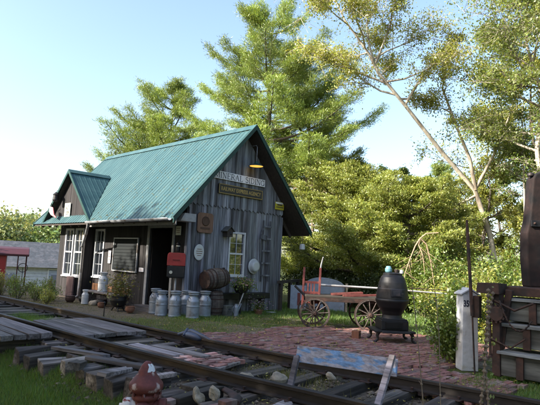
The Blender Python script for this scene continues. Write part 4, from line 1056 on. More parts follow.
# ------------------------------------------------------------------ fire hydrant
t = thing('fire_hydrant', 'peeling dark red fire hydrant with a white side cap in the grass by the track', 'fire hydrant', (-5.74, -7.20, -.30), R(-40))
b = MB(); b.lathe([(.13, 0), (.13, .03), (.10, .04), (.10, .46), (.125, .47), (.135, .49), (.135, .52), (.12, .53)], n=28); b.build('barrel', 'hydrant_red', t)
b = MB(); b.lathe([(.12, .53), (.165, .565), (.172, .60), (.165, .63), (.135, .67), (.11, .70), (.09, .725), (.085, .75), (.078, .76), (.06, .80), (.035, .83), (.03, .835), (.022, .84), (0.001, .845)], n=32); b.build('bonnet', 'hydrant_red', t)
b = MB(); vs = []
for (r_, z) in ((.0865, .745), (.082, .758), (.066, .795), (.046, .82)):
    for k in range(6): a_ = R(-75 + 14 * k + 6 * math.sin(z * 90)); vs.append((r_ * math.cos(a_), r_ * math.sin(a_), z + .004 * math.sin(k * 2.3)))
b.add(vs, [(i * 6 + k, i * 6 + k + 1, (i + 1) * 6 + k + 1, (i + 1) * 6 + k) for i in range(3) for k in range(5)], (1, 1, 1), True); b.build('bare_patch', 'enamel', t)
for k in range(8):
    a = 2 * math.pi * k / 8; b = MB(); b.lathe([(.014, 0), (.014, .03), (.001, .035)], (.145 * math.cos(a), .145 * math.sin(a), .52), 6); b.build('bolt', 'hydrant_red', t)
for (dx, mt) in ((-1, 'hydrant_white'), (1, 'hydrant_red')):
    Mx = Matrix.Rotation(R(90) * dx, 3, 'Y')
    b = MB(); b.lathe([(.06, .08), (.065, .13), (.082, .14), (.085, .20), (.07, .215), (.028, .22), (.028, .25), (.001, .25)], (0, 0, .40), 20, Mx); b.build('side_cap', mt, t)
b = MB(); b.lathe([(.075, .08), (.08, .13), (.098, .14), (.10, .20), (.08, .22), (.03, .225), (.03, .255), (.001, .255)], (0, 0, .38), 20, M_); b.build('front_cap', 'hydrant_red', t)

# ------------------------------------------------------------------ marker post, iron posts, timber steps at the right
t = thing('mile_post', 'white wooden mile post with peaked top and black numerals beside the shrub', 'mile post', (-.25, -8.14, 0), R(-44))
b = MB(); w_ = .135
b.prism([(-w_, -w_, 0), (w_, -w_, 0), (w_ * .92, -w_, 1.22), (0, -w_, 1.30), (-w_ * .92, -w_, 1.22)], (0, 2 * w_, 0)); b.build('post', 'white_paint', t, .008)
b = MB(); b.prism([(-w_ - .02, -w_ - .02, 1.215), (0, -w_ - .02, 1.305), (w_ + .02, -w_ - .02, 1.215), (w_ + .02, -w_ - .02, 1.235), (0, -w_ - .02, 1.33), (-w_ - .02, -w_ - .02, 1.235)], (0, 2 * w_ + .04, 0)); b.build('cap', 'white_paint', t)
text_mesh('lettering', '358', .14, 'letter_dark', t, face_negY((-.045, -w_ - .002, 1.07)), .002, .68, 1.0, .004)
b = MB(); b.box((0, -w_ - .003, .86), (.14, .004, .10)); 
t = thing('iron_switch_post', 'tall narrow rusty iron bar leaning in front of the mile post', 'iron post', (-.56, -8.40, 0))
b = MB(); b.bar((0, 0, 0), (-.03, .03, .95), .03, .02, (0, 1, 0)); b.bar((-.03, .03, .90), (-.09, .09, 2.30), .07, .03, (.7, -.7, 0)); b.bar((-.09, .09, 2.30), (-.095, .095, 2.42), .035, .03, (.7, -.7, 0)); b.build('bar', 'rust', t, .004)
b = MB(); b.box((0.02, -.03, 1.05), (.10, .10, .34)); b.build('bracket', 'rust', t, .006)

t = thing('timber_steps', 'stepped stack of grey timbers held by rusty straps at the right edge', 'timber steps', (-.55, -8.72, 0))
# steps run towards -y, front face at x=0; each row further forward going down
for k, (z0, z1, x0) in enumerate(((.06, .42, -.10), (.48, .82, .02), (.86, 1.20, .10))):
    b = MB(); b.box((x0 + .35, -1.75, (z0 + z1) / 2), (.66, 3.3, z1 - z0 - .05), j=.008); b.build('riser_timber', 'timber_grey', t, .01)
    b = MB(); b.box((x0 + .25, -1.75, z1), (.62, 3.36, .05), j=.006, col=(1.5, 1.55, 1.7)); b.build('tread_board', 'timber_grey', t, .006)
    for y in (-.38, -1.5, -2.6):
        b = MB(); b.box((x0 - .0, y - .06 * k, (z0 + z1) / 2 - .01), (.06, .10, z1 - z0 - .03)); b.build('strap', 'rust', t, .004)
b = MB(); b.box((.42, -1.8, 1.33), (.50, 3.5, .13), j=.01); b.build('top_beam', 'rust', t, .01)
b = MB(); b.box((.25, -1.35, 1.30), (.3, 1.4, .10), j=.006, col=(1.3, 1.3, 1.3)); b.build('loose_timber', 'timber_grey', t, .006)
b = MB(); b.box((-.02, -.04, .72), (.16, .12, 1.32), j=.01); b.box((.0, .06, 1.36), (.34, .34, .16), j=.01); b.box((.05, -.12, .9), (.08, .1, .9), Matrix.Rotation(.15, 3, 'X')); b.build('end_post', 'rust', t, .01)
t = thing('iron_linkage', 'rusty levers and small cog wheel on the left end of the timber steps', 'machinery', (-.66, -8.68, 0))
b = MB(); b.path([(0, 0, .35), (.02, .02, .9), (-.02, -.05, 1.30)], .022, 7); b.path([(.02, .05, 1.22), (.0, -.35, 1.05), (-.02, -.62, 1.18)], .018, 7); b.path([(.0, .04, .62), (-.03, -.3, .5), (0, -.5, .66)], .015, 7); b.build('levers', 'rust', t)
b = MB(); Mc = Matrix.Rotation(R(90), 3, 'Y'); b.lathe([(.03, -.02), (.11, -.02), (.11, .02), (.03, .02)], (-.03, -.10, .98), 20, Mc)
for k in range(12):
    a_ = k * math.pi / 6; b.box((-.03, -.10 + .12 * math.cos(a_), .98 + .12 * math.sin(a_)), (.04, .03, .03), Matrix.Rotation(a_, 3, 'X'))
b.build('cog_wheel', 'rust', t)
b = MB(); b.path([(-.05 + .012 * math.cos(k * 1.57), -.15 - .45 * k / 40, 1.18 - 1.1 * (k / 40) * (1 - k / 40) - .25 * k / 40) for k in range(41)], [.008 if k % 2 else .016 for k in range(41)], 6)
b.build('chain', 'rust', t)
t = thing('heavy_upright', 'massive near black upright beam rising above the timber steps at the right edge', 'upright beam', (-.02, -9.02, 1.40), R(-44))
b = MB(); b.prism([(-.02, -.09, 0), (.75, -.09, 0), (.75, -.09, 1.95), (.30, -.09, 1.90), (.10, -.09, 1.80), (.06, -.09, 1.72), (.03, -.09, 1.35), (.0, -.09, 1.08), (-.05, -.09, .85), (-.055, -.09, .45)], (0, .24, 0), (.42, .42, .48)); b.build('beam', 'rust', t, .02)
b = MB(); b.lathe([(.05, 0), (.055, .03), (.03, .06), (.001, .065)], (.06, 0, 1.78), 12); b.build('knob', 'iron_black', t)
b = MB(); b.box((.30, -.11, 1.0), (.60, .03, .10)); b.build('strap', 'iron_black', t, .005)
for k in range(4):
    b = MB(); b.lathe([(.02, 0), (.02, .012), (.001, .02)], (.05 + .15 * k, -.127, 1.0), 8, Matrix.Rotation(R(90), 3, 'X')); b.build('bolt', 'rust', t)

# ------------------------------------------------------------------ thin stems and knotty vines by the near rail (close to the camera)
def stem(label, pts, r_, knots, mt='twig', leafn=0, name='dry_weed_stem', cat='weed stem'):
    t = thing(name, label, cat, pts[0]); o0 = Vector(pts[0]); P = [Vector(p) - o0 for p in pts]
    b = MB(); b.path(P, [r_ * (1 - .5 * i / (len(P) - 1)) for i in range(len(P))], 6); q = np.random.default_rng(int(abs(pts[0][1]) * 100)); b_ = []
    for k in range(knots):
        f = (k + .5) / knots * (len(P) - 1); i = int(f); p = P[i].lerp(P[min(i + 1, len(P) - 1)], f - i)
        b.lathe([(.001, -r_ * 2.2), (r_ * 1.9, -r_ * .5), (r_ * 1.7, r_ * .8), (.001, r_ * 2)], p, 7)
        a = q.uniform(0, 6.28); b_.append((p, Vector((math.cos(a), math.sin(a), .6))))
    for p, d_ in b_[::2]: b.path([p, p + d_ * .035], [r_ * .5, r_ * .3], 4)
    b.build('stalk', mt, t)
    if leafn:
        Pl = np.array([list(P[0].lerp(P[-1], q.uniform(.1, 1))) for _ in range(leafn)]) + q.normal(size=(leafn, 3)) * .02
        npmesh('leaves', leaves(Pl, .035, q), 4, leafcol(leafn, q), 'leaf_bush', t)
stem('left of two thin dry weed stems rising between the stove and the barrier', [(-4.55, -9.61, .0), (-4.57, -9.60, .5), (-4.60, -9.56, 1.0), (-4.64, -9.52, 1.46)], .006, 6)
stem('right of two thin dry weed stems, the straighter one, near the shrub', [(-4.44, -9.72, .0), (-4.46, -9.70, .6), (-4.47, -9.69, 1.05), (-4.50, -9.66, 1.46)], .005, 5)
stem('knotty vine with beads of seed hanging along the left side of the timber steps', [(-3.74, -9.72, .0), (-3.70, -9.76, .5), (-3.68, -9.80, 1.0), (-3.66, -9.80, 1.45)], .011, 26, leafn=30)
stem('second knotty vine twined close beside the first at the timber steps', [(-3.66, -9.82, .0), (-3.68, -9.80, .45), (-3.66, -9.76, .8), (-3.68, -9.80, 1.15), (-3.645, -9.84, 1.42)], .010, 24, leafn=24)

# ------------------------------------------------------------------ vegetation
def broadleaf(name, label, loc, H, seed, crown0=.3, cr=3.0, nl=14, nleaf=9000, ls=.16, mt='leaf_green', tr=.16, trunk=None, bark='bark_brown', spread=.42, group=None, env=None, var=.3, cat='tree', limbs=None, nsub=5):
    q = np.random.default_rng(seed); t = thing(name, label, cat, loc, 0, group)
    if trunk is None:
        trunk = [Vector((0, 0, -.3))]; 
        for i in range(1, 8): trunk.append(Vector((trunk[-1].x + q.normal() * .12 * H / 10, trunk[-1].y + q.normal() * .12 * H / 10, H * .95 * i / 7)))
    else: trunk = [Vector(p) for p in trunk]
    wood = MB(); n_ = len(trunk); wood.path(trunk, [tr * (1 - .85 * i / (n_ - 1)) for i in range(n_)], 10, tuple([1.0] * 3))
    def tp(f):
        g_ = f * (n_ - 1); i = min(int(g_), n_ - 2); return trunk[i].lerp(trunk[i + 1], g_ - i)
    ends = []
    if env is None: env = lambda h: math.sqrt(max(.02, 1 - (2 * h - .85) ** 2 * .9))
    L_ = []
    if limbs:
        for lp, r0 in limbs:
            lp = [Vector(p) for p in lp]; wood.path(lp, [r0 * (1 - .8 * i / (len(lp) - 1)) for i in range(len(lp))], 8); L_.append((lp, r0, cr * .5))
    for i in range(nl):
        f = crown0 + (1 - crown0) * (i + q.uniform(0, .8)) / nl; f = min(f, .98); p = tp(f); a = i * 2.4 + q.uniform(-.5, .5); ln = cr * env((f - crown0) / (1 - crown0)) * q.uniform(.65, 1.15)
        d_ = Vector((math.cos(a), math.sin(a), q.uniform(.15, .7))).normalized(); pts = [p]; r0 = tr * (1 - .85 * f) * .55 + .012
        for s in range(4):
            d_ = (d_ + Vector((q.normal() * .16, q.normal() * .16, q.normal() * .12 + .04))).normalized(); pts.append(pts[-1] + d_ * ln / 4)
        wood.path(pts, [r0 * (1 - .2 * s) for s in range(5)], 6); L_.append((pts, r0, ln))
    for pts, r0, ln in L_:
        for s in range(nsub):
            g_ = q.uniform(.3, 1) * (len(pts) - 1); i = min(int(g_), len(pts) - 2); p = pts[i].lerp(pts[i + 1], g_ - i)
            d_ = (pts[-1] - pts[0]).normalized() + Vector((q.normal() * .6, q.normal() * .6, q.normal() * .45 + .1)); d_.normalize(); l2 = ln * q.uniform(.18, .42)
            e1 = p + d_ * l2 * .5 + Vector((0, 0, .02)); e2 = p + d_ * l2 + Vector((q.normal() * .08, q.normal() * .08, -.03)); wood.path([p, e1, e2], [r0 * .4, r0 * .28, .006], 4, cap=False)
            ends.append((e1, l2 * .5)); ends.append((e2, l2 * .6))
        ends.append((pts[-1], ln * .22))
    per = max(6, nleaf // len(ends)); P = []; C_ = []
    for e, r_ in ends:
        k_ = int(per * q.uniform(.5, 1.5)); s_ = spread * max(.3, min(1.3, r_)); tone = q.uniform(.78, 1.22); nt_ = 5
        for w_ in range(nt_):                      # fine twigs that carry the leaves
            dv = q.normal(size=3) * np.array([1, 1, .7]); dv /= np.linalg.norm(dv); l_ = s_ * 2.1 * q.uniform(.6, 1.2); e_ = np.array(e); tip = e_ + dv * l_ + np.array([0, 0, -.06 * l_])
            if l_ > .25: wood.path([tuple(e_), tuple(tip)], [.008, .003], 3, cap=False)
            m_ = k_ // nt_ + 1; u = q.uniform(.2, 1.1, m_)[:, None]
            P.append(e_ + (tip - e_) * u + q.normal(size=(m_, 3)) * (.05 + .16 * s_)); C_.append(leafcol(m_, q, var) * tone)
    wood.build('trunk', bark, t)
    P = np.concatenate(P); npmesh('crown', leaves(P, ls, q), 4, np.concatenate(C_), mt, t)
    return t

def pine(name, label, loc, H, seed, base=.15, cr=3.4, nwh=18, mt='leaf_pine', ls=.165, dens=1.0, envf=None, trunk_r=.2, cat='pine tree', group=None, flat=.07, bw=.13, tw=5):
    q = np.random.default_rng(seed); t = thing(name, label, cat, loc, 0, group); wood = MB()
    tr = [Vector((q.normal() * .05, q.normal() * .05, -.3 + (H + .2) * i / 8)) for i in range(9)]; wood.path(tr, [trunk_r * (1 - .9 * i / 8) for i in range(9)], 10)
    P = []; D = []; C_ = []
    if envf is None: envf = lambda f: (1 - f) ** .62 * (.35 + .65 * min(1, f * 4 + .25))
    for w_ in range(nwh):
        f = (w_ + q.uniform(-.3, .3)) / nwh; f = max(0, min(.985, f)); z = H * (base + (1 - base) * f)
        for k in range(int(q.integers(4, 6))):
            a = q.uniform(0, 2 * math.pi); ln = cr * envf(f) * q.uniform(.38, 1.25) + .25
            dirv = Vector((math.cos(a), math.sin(a), 0)); p0 = Vector((0, 0, z)); up = .12 + .5 * f; pts = []
            for s in range(6):
                u = s / 5; pts.append(p0 + dirv * ln * u + Vector((0, 0, ln * (up * u - .16 * u * (1 - u) * 2 + .12 * u ** 3))))
            wood.path(pts, [.05 * (ln / cr + .3) * (1 - .85 * s / 5) + .006 for s in range(6)], 5, cap=False)
            ntw = int(tw + ln * tw)
            bt = q.uniform(.7, 1.3)
            for s in range(ntw):
                u = .30 + .70 * (s + q.uniform(0, 1)) / ntw; i = min(int(u * 5), 4); p = pts[i].lerp(pts[i + 1], u * 5 - i)
                sd_ = (-1) ** s; sv = Vector((-dirv.y, dirv.x, 0)) * sd_; tl = ln * .34 * (1.15 - u) + .16
                e = p + (dirv * .7 + sv * q.uniform(.4, 1) + Vector((0, 0, q.uniform(.0, .5)))).normalized() * tl
                wood.path([p, e], [.012, .005], 3, cap=False)
                for r_ in range(3):
                    c_ = p.lerp(e, .4 + .3 * r_); k_ = int(34 * dens)
                    P.append(np.array(c_) + q.normal(size=(k_, 3)) * np.array([.13, .13, flat])); dv_ = np.tile(np.array((e - p).normalized()) * .6 + np.array([0, 0, .35]), (k_, 1)) + q.normal(size=(k_, 3)) * .5
                    D.append(dv_); C_.append(leafcol(k_, q, .22) * bt * q.uniform(.85, 1.15))
    wood.build('trunk', 'bark_brown', t)
    P = np.concatenate(P); D = np.concatenate(D); npmesh('crown', leaves(P, ls, q, bw, .3, D), 4, np.concatenate(C_), mt, t)
    return t

# tall white pines behind the depot
pine('pine_tree', 'tallest white pine rising behind the right slope of the depot roof', (9.6, 6.6, 0), 14.7, 3, .38, 3.9, 17, dens=1.45, envf=lambda f: .78 * (1 - f ** 2.2) * (.75 + .5 * abs(math.sin(f * 9))) + .12)
pine('pine_tree', 'second white pine just right of the tallest one, with long bare lower trunk', (11.6, 5.4, 0), 11.6, 8, .42, 3.5, 12, dens=1.3, envf=lambda f: .85 * (1 - f ** 2) * (.7 + .5 * abs(math.sin(f * 7 + 1))) + .1)
pine('pine_tree', 'broad white pine showing above the left end of the depot roof', (8.3, 13.4, 0), 12.0, 21, .42, 3.9, 12, dens=1.2, envf=lambda f: .9 * (1 - f ** 1.6) * (.75 + .4 * abs(math.sin(f * 8))) + .08)
pine('pine_tree', 'lower white pine filling the gap left of the broad pine', (8.6, 17.2, 0), 10.2, 27, .3, 3.6, 13, dens=1.0)

# hemlocks and leafy mass right of the depot
he = lambda f: (1 - f ** 1.5) ** .8 * (.75 + .45 * abs(math.sin(f * 11)))
pine('hemlock_tree', 'bright yellow green hemlock just right of the depot roof edge', (9.9, 2.2, 0), 6.1, 31, .18, 3.1, 14, 'leaf_hemlock', .10, 1.5, he, .13, 'tree', bw=.3, flat=.025, tw=6)
pine('hemlock_tree', 'broad yellow green hemlock in the middle behind the baggage wagon', (9.4, .2, 0), 5.5, 35, .18, 3.0, 13, 'leaf_hemlock', .10, 1.5, he, .13, 'tree', bw=.3, flat=.025, tw=6)
pine('hemlock_tree', 'hemlock directly behind the stove below the leaning trunk', (9.2, -1.8, 0), 4.8, 39, .2, 2.7, 12, 'leaf_hemlock', .10, 1.5, he, .12, 'tree', bw=.3, flat=.025, tw=6)
pine('hemlock_tree', 'darker hemlock deep behind the right corner of the depot', (12.5, 3.4, 0), 7.0, 43, .05, 3.2, 14, 'leaf_hemlock', .12, 1.3, he, .14, 'tree', bw=.3, flat=.025, tw=6)
# leaning sparse tree
ln_ = [(12.04, -4.41, -.2), (11.83, -4.2, 1.4), (11.63, -4.0, 3.05), (11.22, -3.57, 4.8), (9.76, -2.8, 6.23), (8.34, -2.05, 7.81), (7.16, -1.56, 8.87), (6.9, -1.3, 9.6), (5.84, -.93, 10.61), (5.3, -.4, 12.1)]
o0 = Vector((12.04, -4.41, 0)); ln_ = [Vector(p) - o0 for p in ln_]
P_ = lambda *p: Vector(p) - o0
lim = [([P_(11.3, -3.6, 4.6), P_(10.6, -3.2, 4.2), P_(9.9, -3.0, 3.8), P_(9.17, -2.9, 3.4)], .06),
       ([P_(11.2, -3.6, 4.8), P_(10.9, -3.5, 6.0), P_(10.1, -3.3, 7.2), P_(9.5, -3.0, 8.6), P_(9.1, -3.4, 9.8)], .09),
       ([P_(8.34, -2.05, 7.81), P_(8.6, -2.6, 8.9), P_(8.9, -3.2, 9.6), P_(9.0, -3.8, 10.2)], .06),
       ([P_(7.6, -1.75, 8.5), P_(6.6, -.7, 9.0), P_(5.9, .3, 9.5), P_(5.5, 1.0, 10.2)], .05),
       ([P_(7.1, -1.5, 9.2), P_(6.9, -2.2, 10.4), P_(6.7, -2.6, 11.6)], .05),
       ([P_(11.2, -3.57, 4.8), P_(11.5, -4.2, 6.2), P_(11.6, -4.8, 7.8), P_(11.8, -5.2, 9.4)], .07)]
broadleaf('leaning_tree', 'pale bare trunked tree leaning left across the sky with sparse yellow leaves', tuple(o0), 12, 51, .55, 2.9, 13, 42000, .085, 'leaf_yellow', .125, ln_, 'bark_pale', .6, limbs=lim, nsub=12)
# right hand trees
broadleaf('leafy_tree', 'tall dense leafy tree at the right edge with thin upright trunk', (10.4, -5.9, 0), 14.5, 61, .40, 3.7, 28, 72000, .095, 'leaf_green', .12, None, 'bark_pale', .85, nsub=9, env=lambda h: .8)
broadleaf('leafy_tree', 'yellowish leafy tree behind the fork of the leaning trunk', (15.0, -4.8, 0), 12.0, 67, .25, 3.2, 20, 42000, .11, 'leaf_yellow', .14, None, 'bark_brown', .55, nsub=8)
broadleaf('leafy_tree', 'dark leafy tree just beyond the right frame edge above the iron column', (9.0, -8.6, 0), 13.5, 71, .3, 3.2, 18, 50000, .10, 'leaf_green', .15, None, 'bark_brown', .55, nsub=8)
broadleaf('leafy_tree', 'thin sparse tree showing through the gap left of the leaning trunk', (17.5, -1.6, 0), 10.5, 73, .3, 3.0, 12, 7000, .12, 'leaf_yellow', .08, None, 'bark_brown', .7, nsub=6)
broadleaf('leafy_tree', 'sparse pale tree between the leaning trunk and the dense right hand tree', (16.5, -6.0, 0), 12.5, 74, .3, 3.0, 14, 12000, .12, 'leaf_yellow', .09, None, 'bark_brown', .7, nsub=7)
# slim trunks below on the right
for i, (x, y, h_, lx, ly, lb) in enumerate(((11.0, -5.6, 8, .3, .3, 'slim pale trunk standing left of the iron column'), (12.6, -5.6, 7, -.6, .5, 'thin leaning pale trunk in the bushes beneath the fork'), (10.2, -6.6, 7.5, .2, -.1, 'slim vine covered trunk behind the timber steps'))):
    broadleaf('young_tree', lb, (x, y, 0), h_, 80 + i, .6, 1.2, 6, 2200, .08, 'leaf_bush', .08, [(0, 0, -.1), (lx * .3, ly * .3, h_ * .3), (lx * .8, ly * .7, h_ * .6), (lx * 1.4, ly, h_)], 'bark_pale', .5)
# bushes
def bush(name, label, loc, r_, h_, seed, n_, mt='leaf_bush', ls=.09, group=None, nst=14):
    q = np.random.default_rng(seed); t = thing(name, label, 'shrub', loc, 0, group); wd = MB(); P = []; C_ = []
    for s in range(nst):
        a = q.uniform(0, 6.283); rr = r_ * q.uniform(.2, 1.0); hh = h_ * q.uniform(.55, 1.08) * (1 - .35 * (rr / r_) ** 2)
        pts = [Vector((math.cos(a) * rr * .15, math.sin(a) * rr * .15, 0)), Vector((math.cos(a) * rr * .55, math.sin(a) * rr * .55, hh * .5)), Vector((math.cos(a) * rr, math.sin(a) * rr, hh))]
        wd.path(pts, [.018, .012, .004], 5, cap=False)
        k_ = int(n_ / nst * q.uniform(.5, 1.5)); u = q.uniform(.15, 1.05, k_) ** .8; A = np.array([list(pts[0].lerp(pts[1], min(1, v * 2)) if v < .5 else pts[1].lerp(pts[2], v * 2 - 1)) for v in u])
        P.append(A + q.normal(size=(k_, 3)) * np.array([.16, .16, .13]) * r_); C_.append(leafcol(k_, q, .3) * q.uniform(.8, 1.2))
    wd.build('stems', 'twig', t); P = np.concatenate(P); P[:, 2] = np.maximum(P[:, 2], .03); npmesh('foliage', leaves(P, ls, q), 4, np.concatenate(C_), mt, t); return t
bush('vine_shrub', 'green leafy vine shrub growing up the left side of the mile post', (-.02, -7.80, 0), .50, 1.42, 91, 5200, 'leaf_bush', .065)
bl = [((3.2, -7.3, 0), 1.1, 1.9, 'leafy bush behind the mile post and the vine shrub'), ((3.8, -8.9, 0), 1.2, 2.3, 'leafy bush seen behind the timber steps'), ((4.9, -6.6, 0), 1.2, 2.1, 'bright bush between the stove and the mile post'), ((5.6, -5.2, 0), 1.0, 1.5, 'low bush just right of the stove'),
      ((6.4, -7.8, 0), 1.4, 2.5, 'taller bush left of the iron column'), ((8.0, -6.0, 0), 1.4, 2.3, 'tall pale bush beneath the leaning trunk'), ((8.2, -9.6, 0), 1.5, 3.0, 'bush at the right frame edge behind the iron column'), ((7.2, -3.6, 0), 1.3, 2.2, 'bush behind the far end of the wagon pole'), ((7.5, -1.8, 0), 1.2, 1.6, 'shade-coloured low bush behind the wagon bed'), ((7.9, .2, 0), 1.2, 1.6, 'shade-coloured low bush behind the red hand truck'),
      ((8.2, 2.2, 0), 1.3, 2.0, 'shade-coloured bush seen past the right corner of the depot'), ((10.0, -3.2, 0), 1.5, 2.5, 'pale high bush behind the hanging broken branch')]
for i, (lc, r_, h_, lb) in enumerate(bl): bush('bush', lb, lc, r_, h_, 100 + i, int(4200 * r_ * h_ ** .5), ('leaf_shaded' if i in (8, 9, 10) else ('leaf_bush' if i % 3 else 'leaf_yellow')), .085)
for i, (x, y, r_, h_, lb) in enumerate(((8.6, 1.2, 1.2, 1.9, 'shade-coloured shrub under the hemlocks behind the hand truck'), (9.0, -.8, 1.3, 2.0, 'shade-coloured shrub under the hemlocks behind the wagon wheels'), (8.6, -2.6, 1.1, 1.7, 'shade-coloured shrub beneath the hemlock behind the stove'), (9.6, 3.4, 1.4, 2.4, 'shade-coloured shrub close to the right eave of the depot'), (12.0, 1.0, 1.8, 3.0, 'tall shade-coloured shrub deep under the hemlocks'), (12.0, -1.6, 1.7, 2.8, 'tall shade-coloured shrub farther right under the hemlocks'))):
    bush('shaded_shrub', lb, (x, y, 0), r_, h_, 180 + i, 7000, 'leaf_shaded', .11)  # shrubs added to deepen the understory, shade carried by their leaf colour
# broken hanging branch (arched bare twigs)
t = thing('hanging_branch', 'bare broken branch arching down among the bushes right of the stove', 'branch', (6.0, -4.0, 2.55))
q = np.random.default_rng(4); b = MB()
for i, (dx, L_) in enumerate(((-.8, 1.6), (.25, 1.1), (.75, 1.9))):
    d_ = Vector((.70 * dx * .8, -.72 * dx * .8, 0)) + Vector((q.normal() * .12, q.normal() * .12, 0)); J = lambda: Vector((q.normal() * .05, q.normal() * .05, q.normal() * .04)); pts = [Vector((0, 0, 0)), d_ * .25 + Vector((0, 0, -.18)) + J(), d_ * .5 + Vector((0, 0, -L_ * .4)) + J(), d_ * .62 + Vector((0, 0, -L_ * .7)) + J(), d_ * .8 + Vector((0, 0, -L_))]
    b.path(pts, [.028, .024, .018, .013, .006], 5, (1.8, 1.7, 1.5))
    for k in range(9):
        p = pts[1].lerp(pts[3], q.uniform(0, 1)); b.path([p, p + Vector((q.normal() * .25, q.normal() * .25, -.25 - .2 * q.uniform()))], [.008, .003], 4, (1.6, 1.5, 1.3), cap=False)
b.path([(0, 0, 0), (.15, -.12, .16), (.4, -.4, .2)], [.02, .022, .02], 6, (1.8, 1.7, 1.5)); b.build('twigs', 'twig', t)
# bare twiggy snag beneath the pines
t = thing('dead_snag', 'tangle of bare brown twigs beneath the second pine right of the roof', 'dead branches', (9.6, 3.4, 5.1))
b = MB()
for i in range(70):
    p = Vector((q.normal() * .3, q.normal() * .3, q.normal() * .3)); d_ = Vector((q.normal() * .8, q.normal() * .8, q.normal() * .35)).normalized(); l_ = q.uniform(.8, 2.0); m1 = p + d_ * l_ * .5 + Vector((0, 0, .1)); b.path([p, m1, p + d_ * l_], [.02, .013, .004], 4, (1.5, 1.4, 1.4), cap=False)
b.path([(0, 0, -5.2), (.1, 0, -2), (0, 0, .4)], [.1, .08, .05], 7); b.build('twigs', 'twig', t)

# woods farther back, each tree its own copy
protos = [broadleaf('woodland_tree', 'woodland tree', (19, 4, 0), 10, 121, .15, 3.2, 18, 22000, .18, 'leaf_yellow', .16),
          broadleaf('woodland_tree', 'woodland tree', (21, 1, 0), 10, 125, .12, 3.4, 18, 22000, .18, 'leaf_green', .16),
          pine('woodland_pine', 'woodland pine', (24, 8, 0), 12, 129, .12, 3.4, 16, 'leaf_pine', .22, .9)]
bk_ = [(1, 19, 4, .78), (0, 17.5, -2.0, .62), (1, 18.5, -6.0, .72), (0, 20.5, -9.5, .85), (1, 17, -10.5, .95), (0, 24, -5.0, .85), (1, 27, .5, .9), (0, 23.5, 2.5, .8), (2, 27, 5.5, .8), (1, 21.5, 8.0, .72), (0, 17, 1.4, .62),
       (1, 31, -6, 1.0), (0, 30, -12, 1.1), (1, 24, -14, 1.1), (2, 33, -1, .95), (0, 14.5, -8.5, .6), (1, 15.2, -5.2, .5), (0, 35, 8, .9), (1, 29, 12, .8)]
wl = 'far woodland tree in the green wall behind the nearer trees right of the depot'
for i, (k, x, y, sc) in enumerate(bk_):
    lb = wl if k < 2 else 'conifer in the far woods right of the depot'
    o = dup(protos[k], (x, y, -.1), i * 1.7, sc, lb, 'trees of the far woods')
for p in protos: 
    for c in list(p.children): bpy.data.objects.remove(c)
    bpy.data.objects.remove(p)

# tall trees left of the camera, outside the frame, that shade the yard
shp = broadleaf('shade_tree', 'tall leafy tree standing outside the frame on the left', (-17, -4, 0), 12.0, 141, .12, 4.2, 24, 22000, .26, 'leaf_green', .2, spread=.6)
SHS = .93
sh = [(-17.5, -9.5, 1.15), (-18.5, .5, 1.2), (-16.0, 4.5, 1.08), (-21, -6.5, 1.3), (-17, 9.0, 1.08), (-19, -14, 1.1), (-15.3, -1.2, .98), (-23, 3, 1.42), (-15, -6.6, .95), (-20, 6.5, 1.28), (-22, 13, 1.3), (-14, 15, .92), (-12.5, 20.5, .95), (-19, 18, 1.1), (-9.5, 26, .9)]
for i, (x, y, sc) in enumerate(sh): dup(shp, (x, y, -.3), i * 2.1, sc * SHS, group='shade trees outside the frame')
shp['group'] = 'shade trees outside the frame'
# trees behind the camera seen only as reflections in the gable window
for i, (x, y, sc) in enumerate(((14, -22, .9), (7, -26, 1.0), (0, -27, 1.0), (20, -17, 1.0), (-8, -26, 1.0))): dup(shp, (x, y, -.3), 1 + i * 1.3, sc, 'tall leafy tree standing outside the frame behind the camera', 'trees behind the camera')

# ---- left background: wooded hill, white shed, red caboose, weeds
q = np.random.default_rng(77); P = []; C_ = []
hx, hy = 36, 114
for i in range(320):
    a = R(q.uniform(50, 90)); r_ = q.uniform(95, 230); x = -8.7 + r_ * math.cos(a) * 1.0; y = -11.7 + r_ * math.sin(a)
    zb = 1.5 + (r_ - 95) * .045; rt = q.uniform(3.5, 6.0); k_ = 1300; n_ = q.normal(size=(k_, 3)); n_ /= np.linalg.norm(n_, axis=1)[:, None]
    P.append(n_ * rt * q.uniform(.6, 1.05, k_)[:, None] * np.array([1, 1, .9]) + np.array([x, y, zb + rt * .4])); tone = q.uniform(.75, 1.25) * np.array([1 + q.uniform(-.15, .25), 1, .95]); C_.append(leafcol(k_, q, .2) * tone)
P = np.concatenate(P); stuff(npmesh('distant_wood', leaves(P, .5, q, .8), 4, np.concatenate(C_), 'leaf_far'), 'distant wooded hillside in pale yellow green beyond the white shed', 'woodland')
t = thing('white_shed', 'low white sided building with a dark shingle roof and one door beyond the bay', 'shed', (8.1, 34.0, -2.2), math.atan2(-1.18, 3.94))
gz = -2.2
b = MB(); b.box((1.5, 3.0, 1.2), (9.2, 6, 2.5)); 
for k in range(9): b.box((1.5, -.015, .2 + k * .27), (9.2, .03, .02), col=(.75, .75, .78))
b.build('wall', 'shed_white', t)
b = MB(); b.prism([(-3.5, -.5, 2.35), (-3.5, 3.0, 4.55), (-3.5, 6.5, 2.35)], (10.2, 0, 0)); b.build('roof', 'shingle', t)
b = MB(); b.path([(5.3, 2.0, 3.8), (5.3, 2.0, 5.5)], .13, 8); b.build('stove_pipe', 'iron_black', t)
b = MB(); b.box((2.75, -.06, 1.05), (1.0, .08, 2.1), col=(.6, .62, .7)); b.box((2.75, -.11, 1.4), (.6, .03, .7), col=(.3, .3, .35)); b.build('door', 'shed_white', t)
b = MB(); 
for x in (2.2, 3.3): b.box((x, -.08, 1.1), (.1, .1, 2.2))
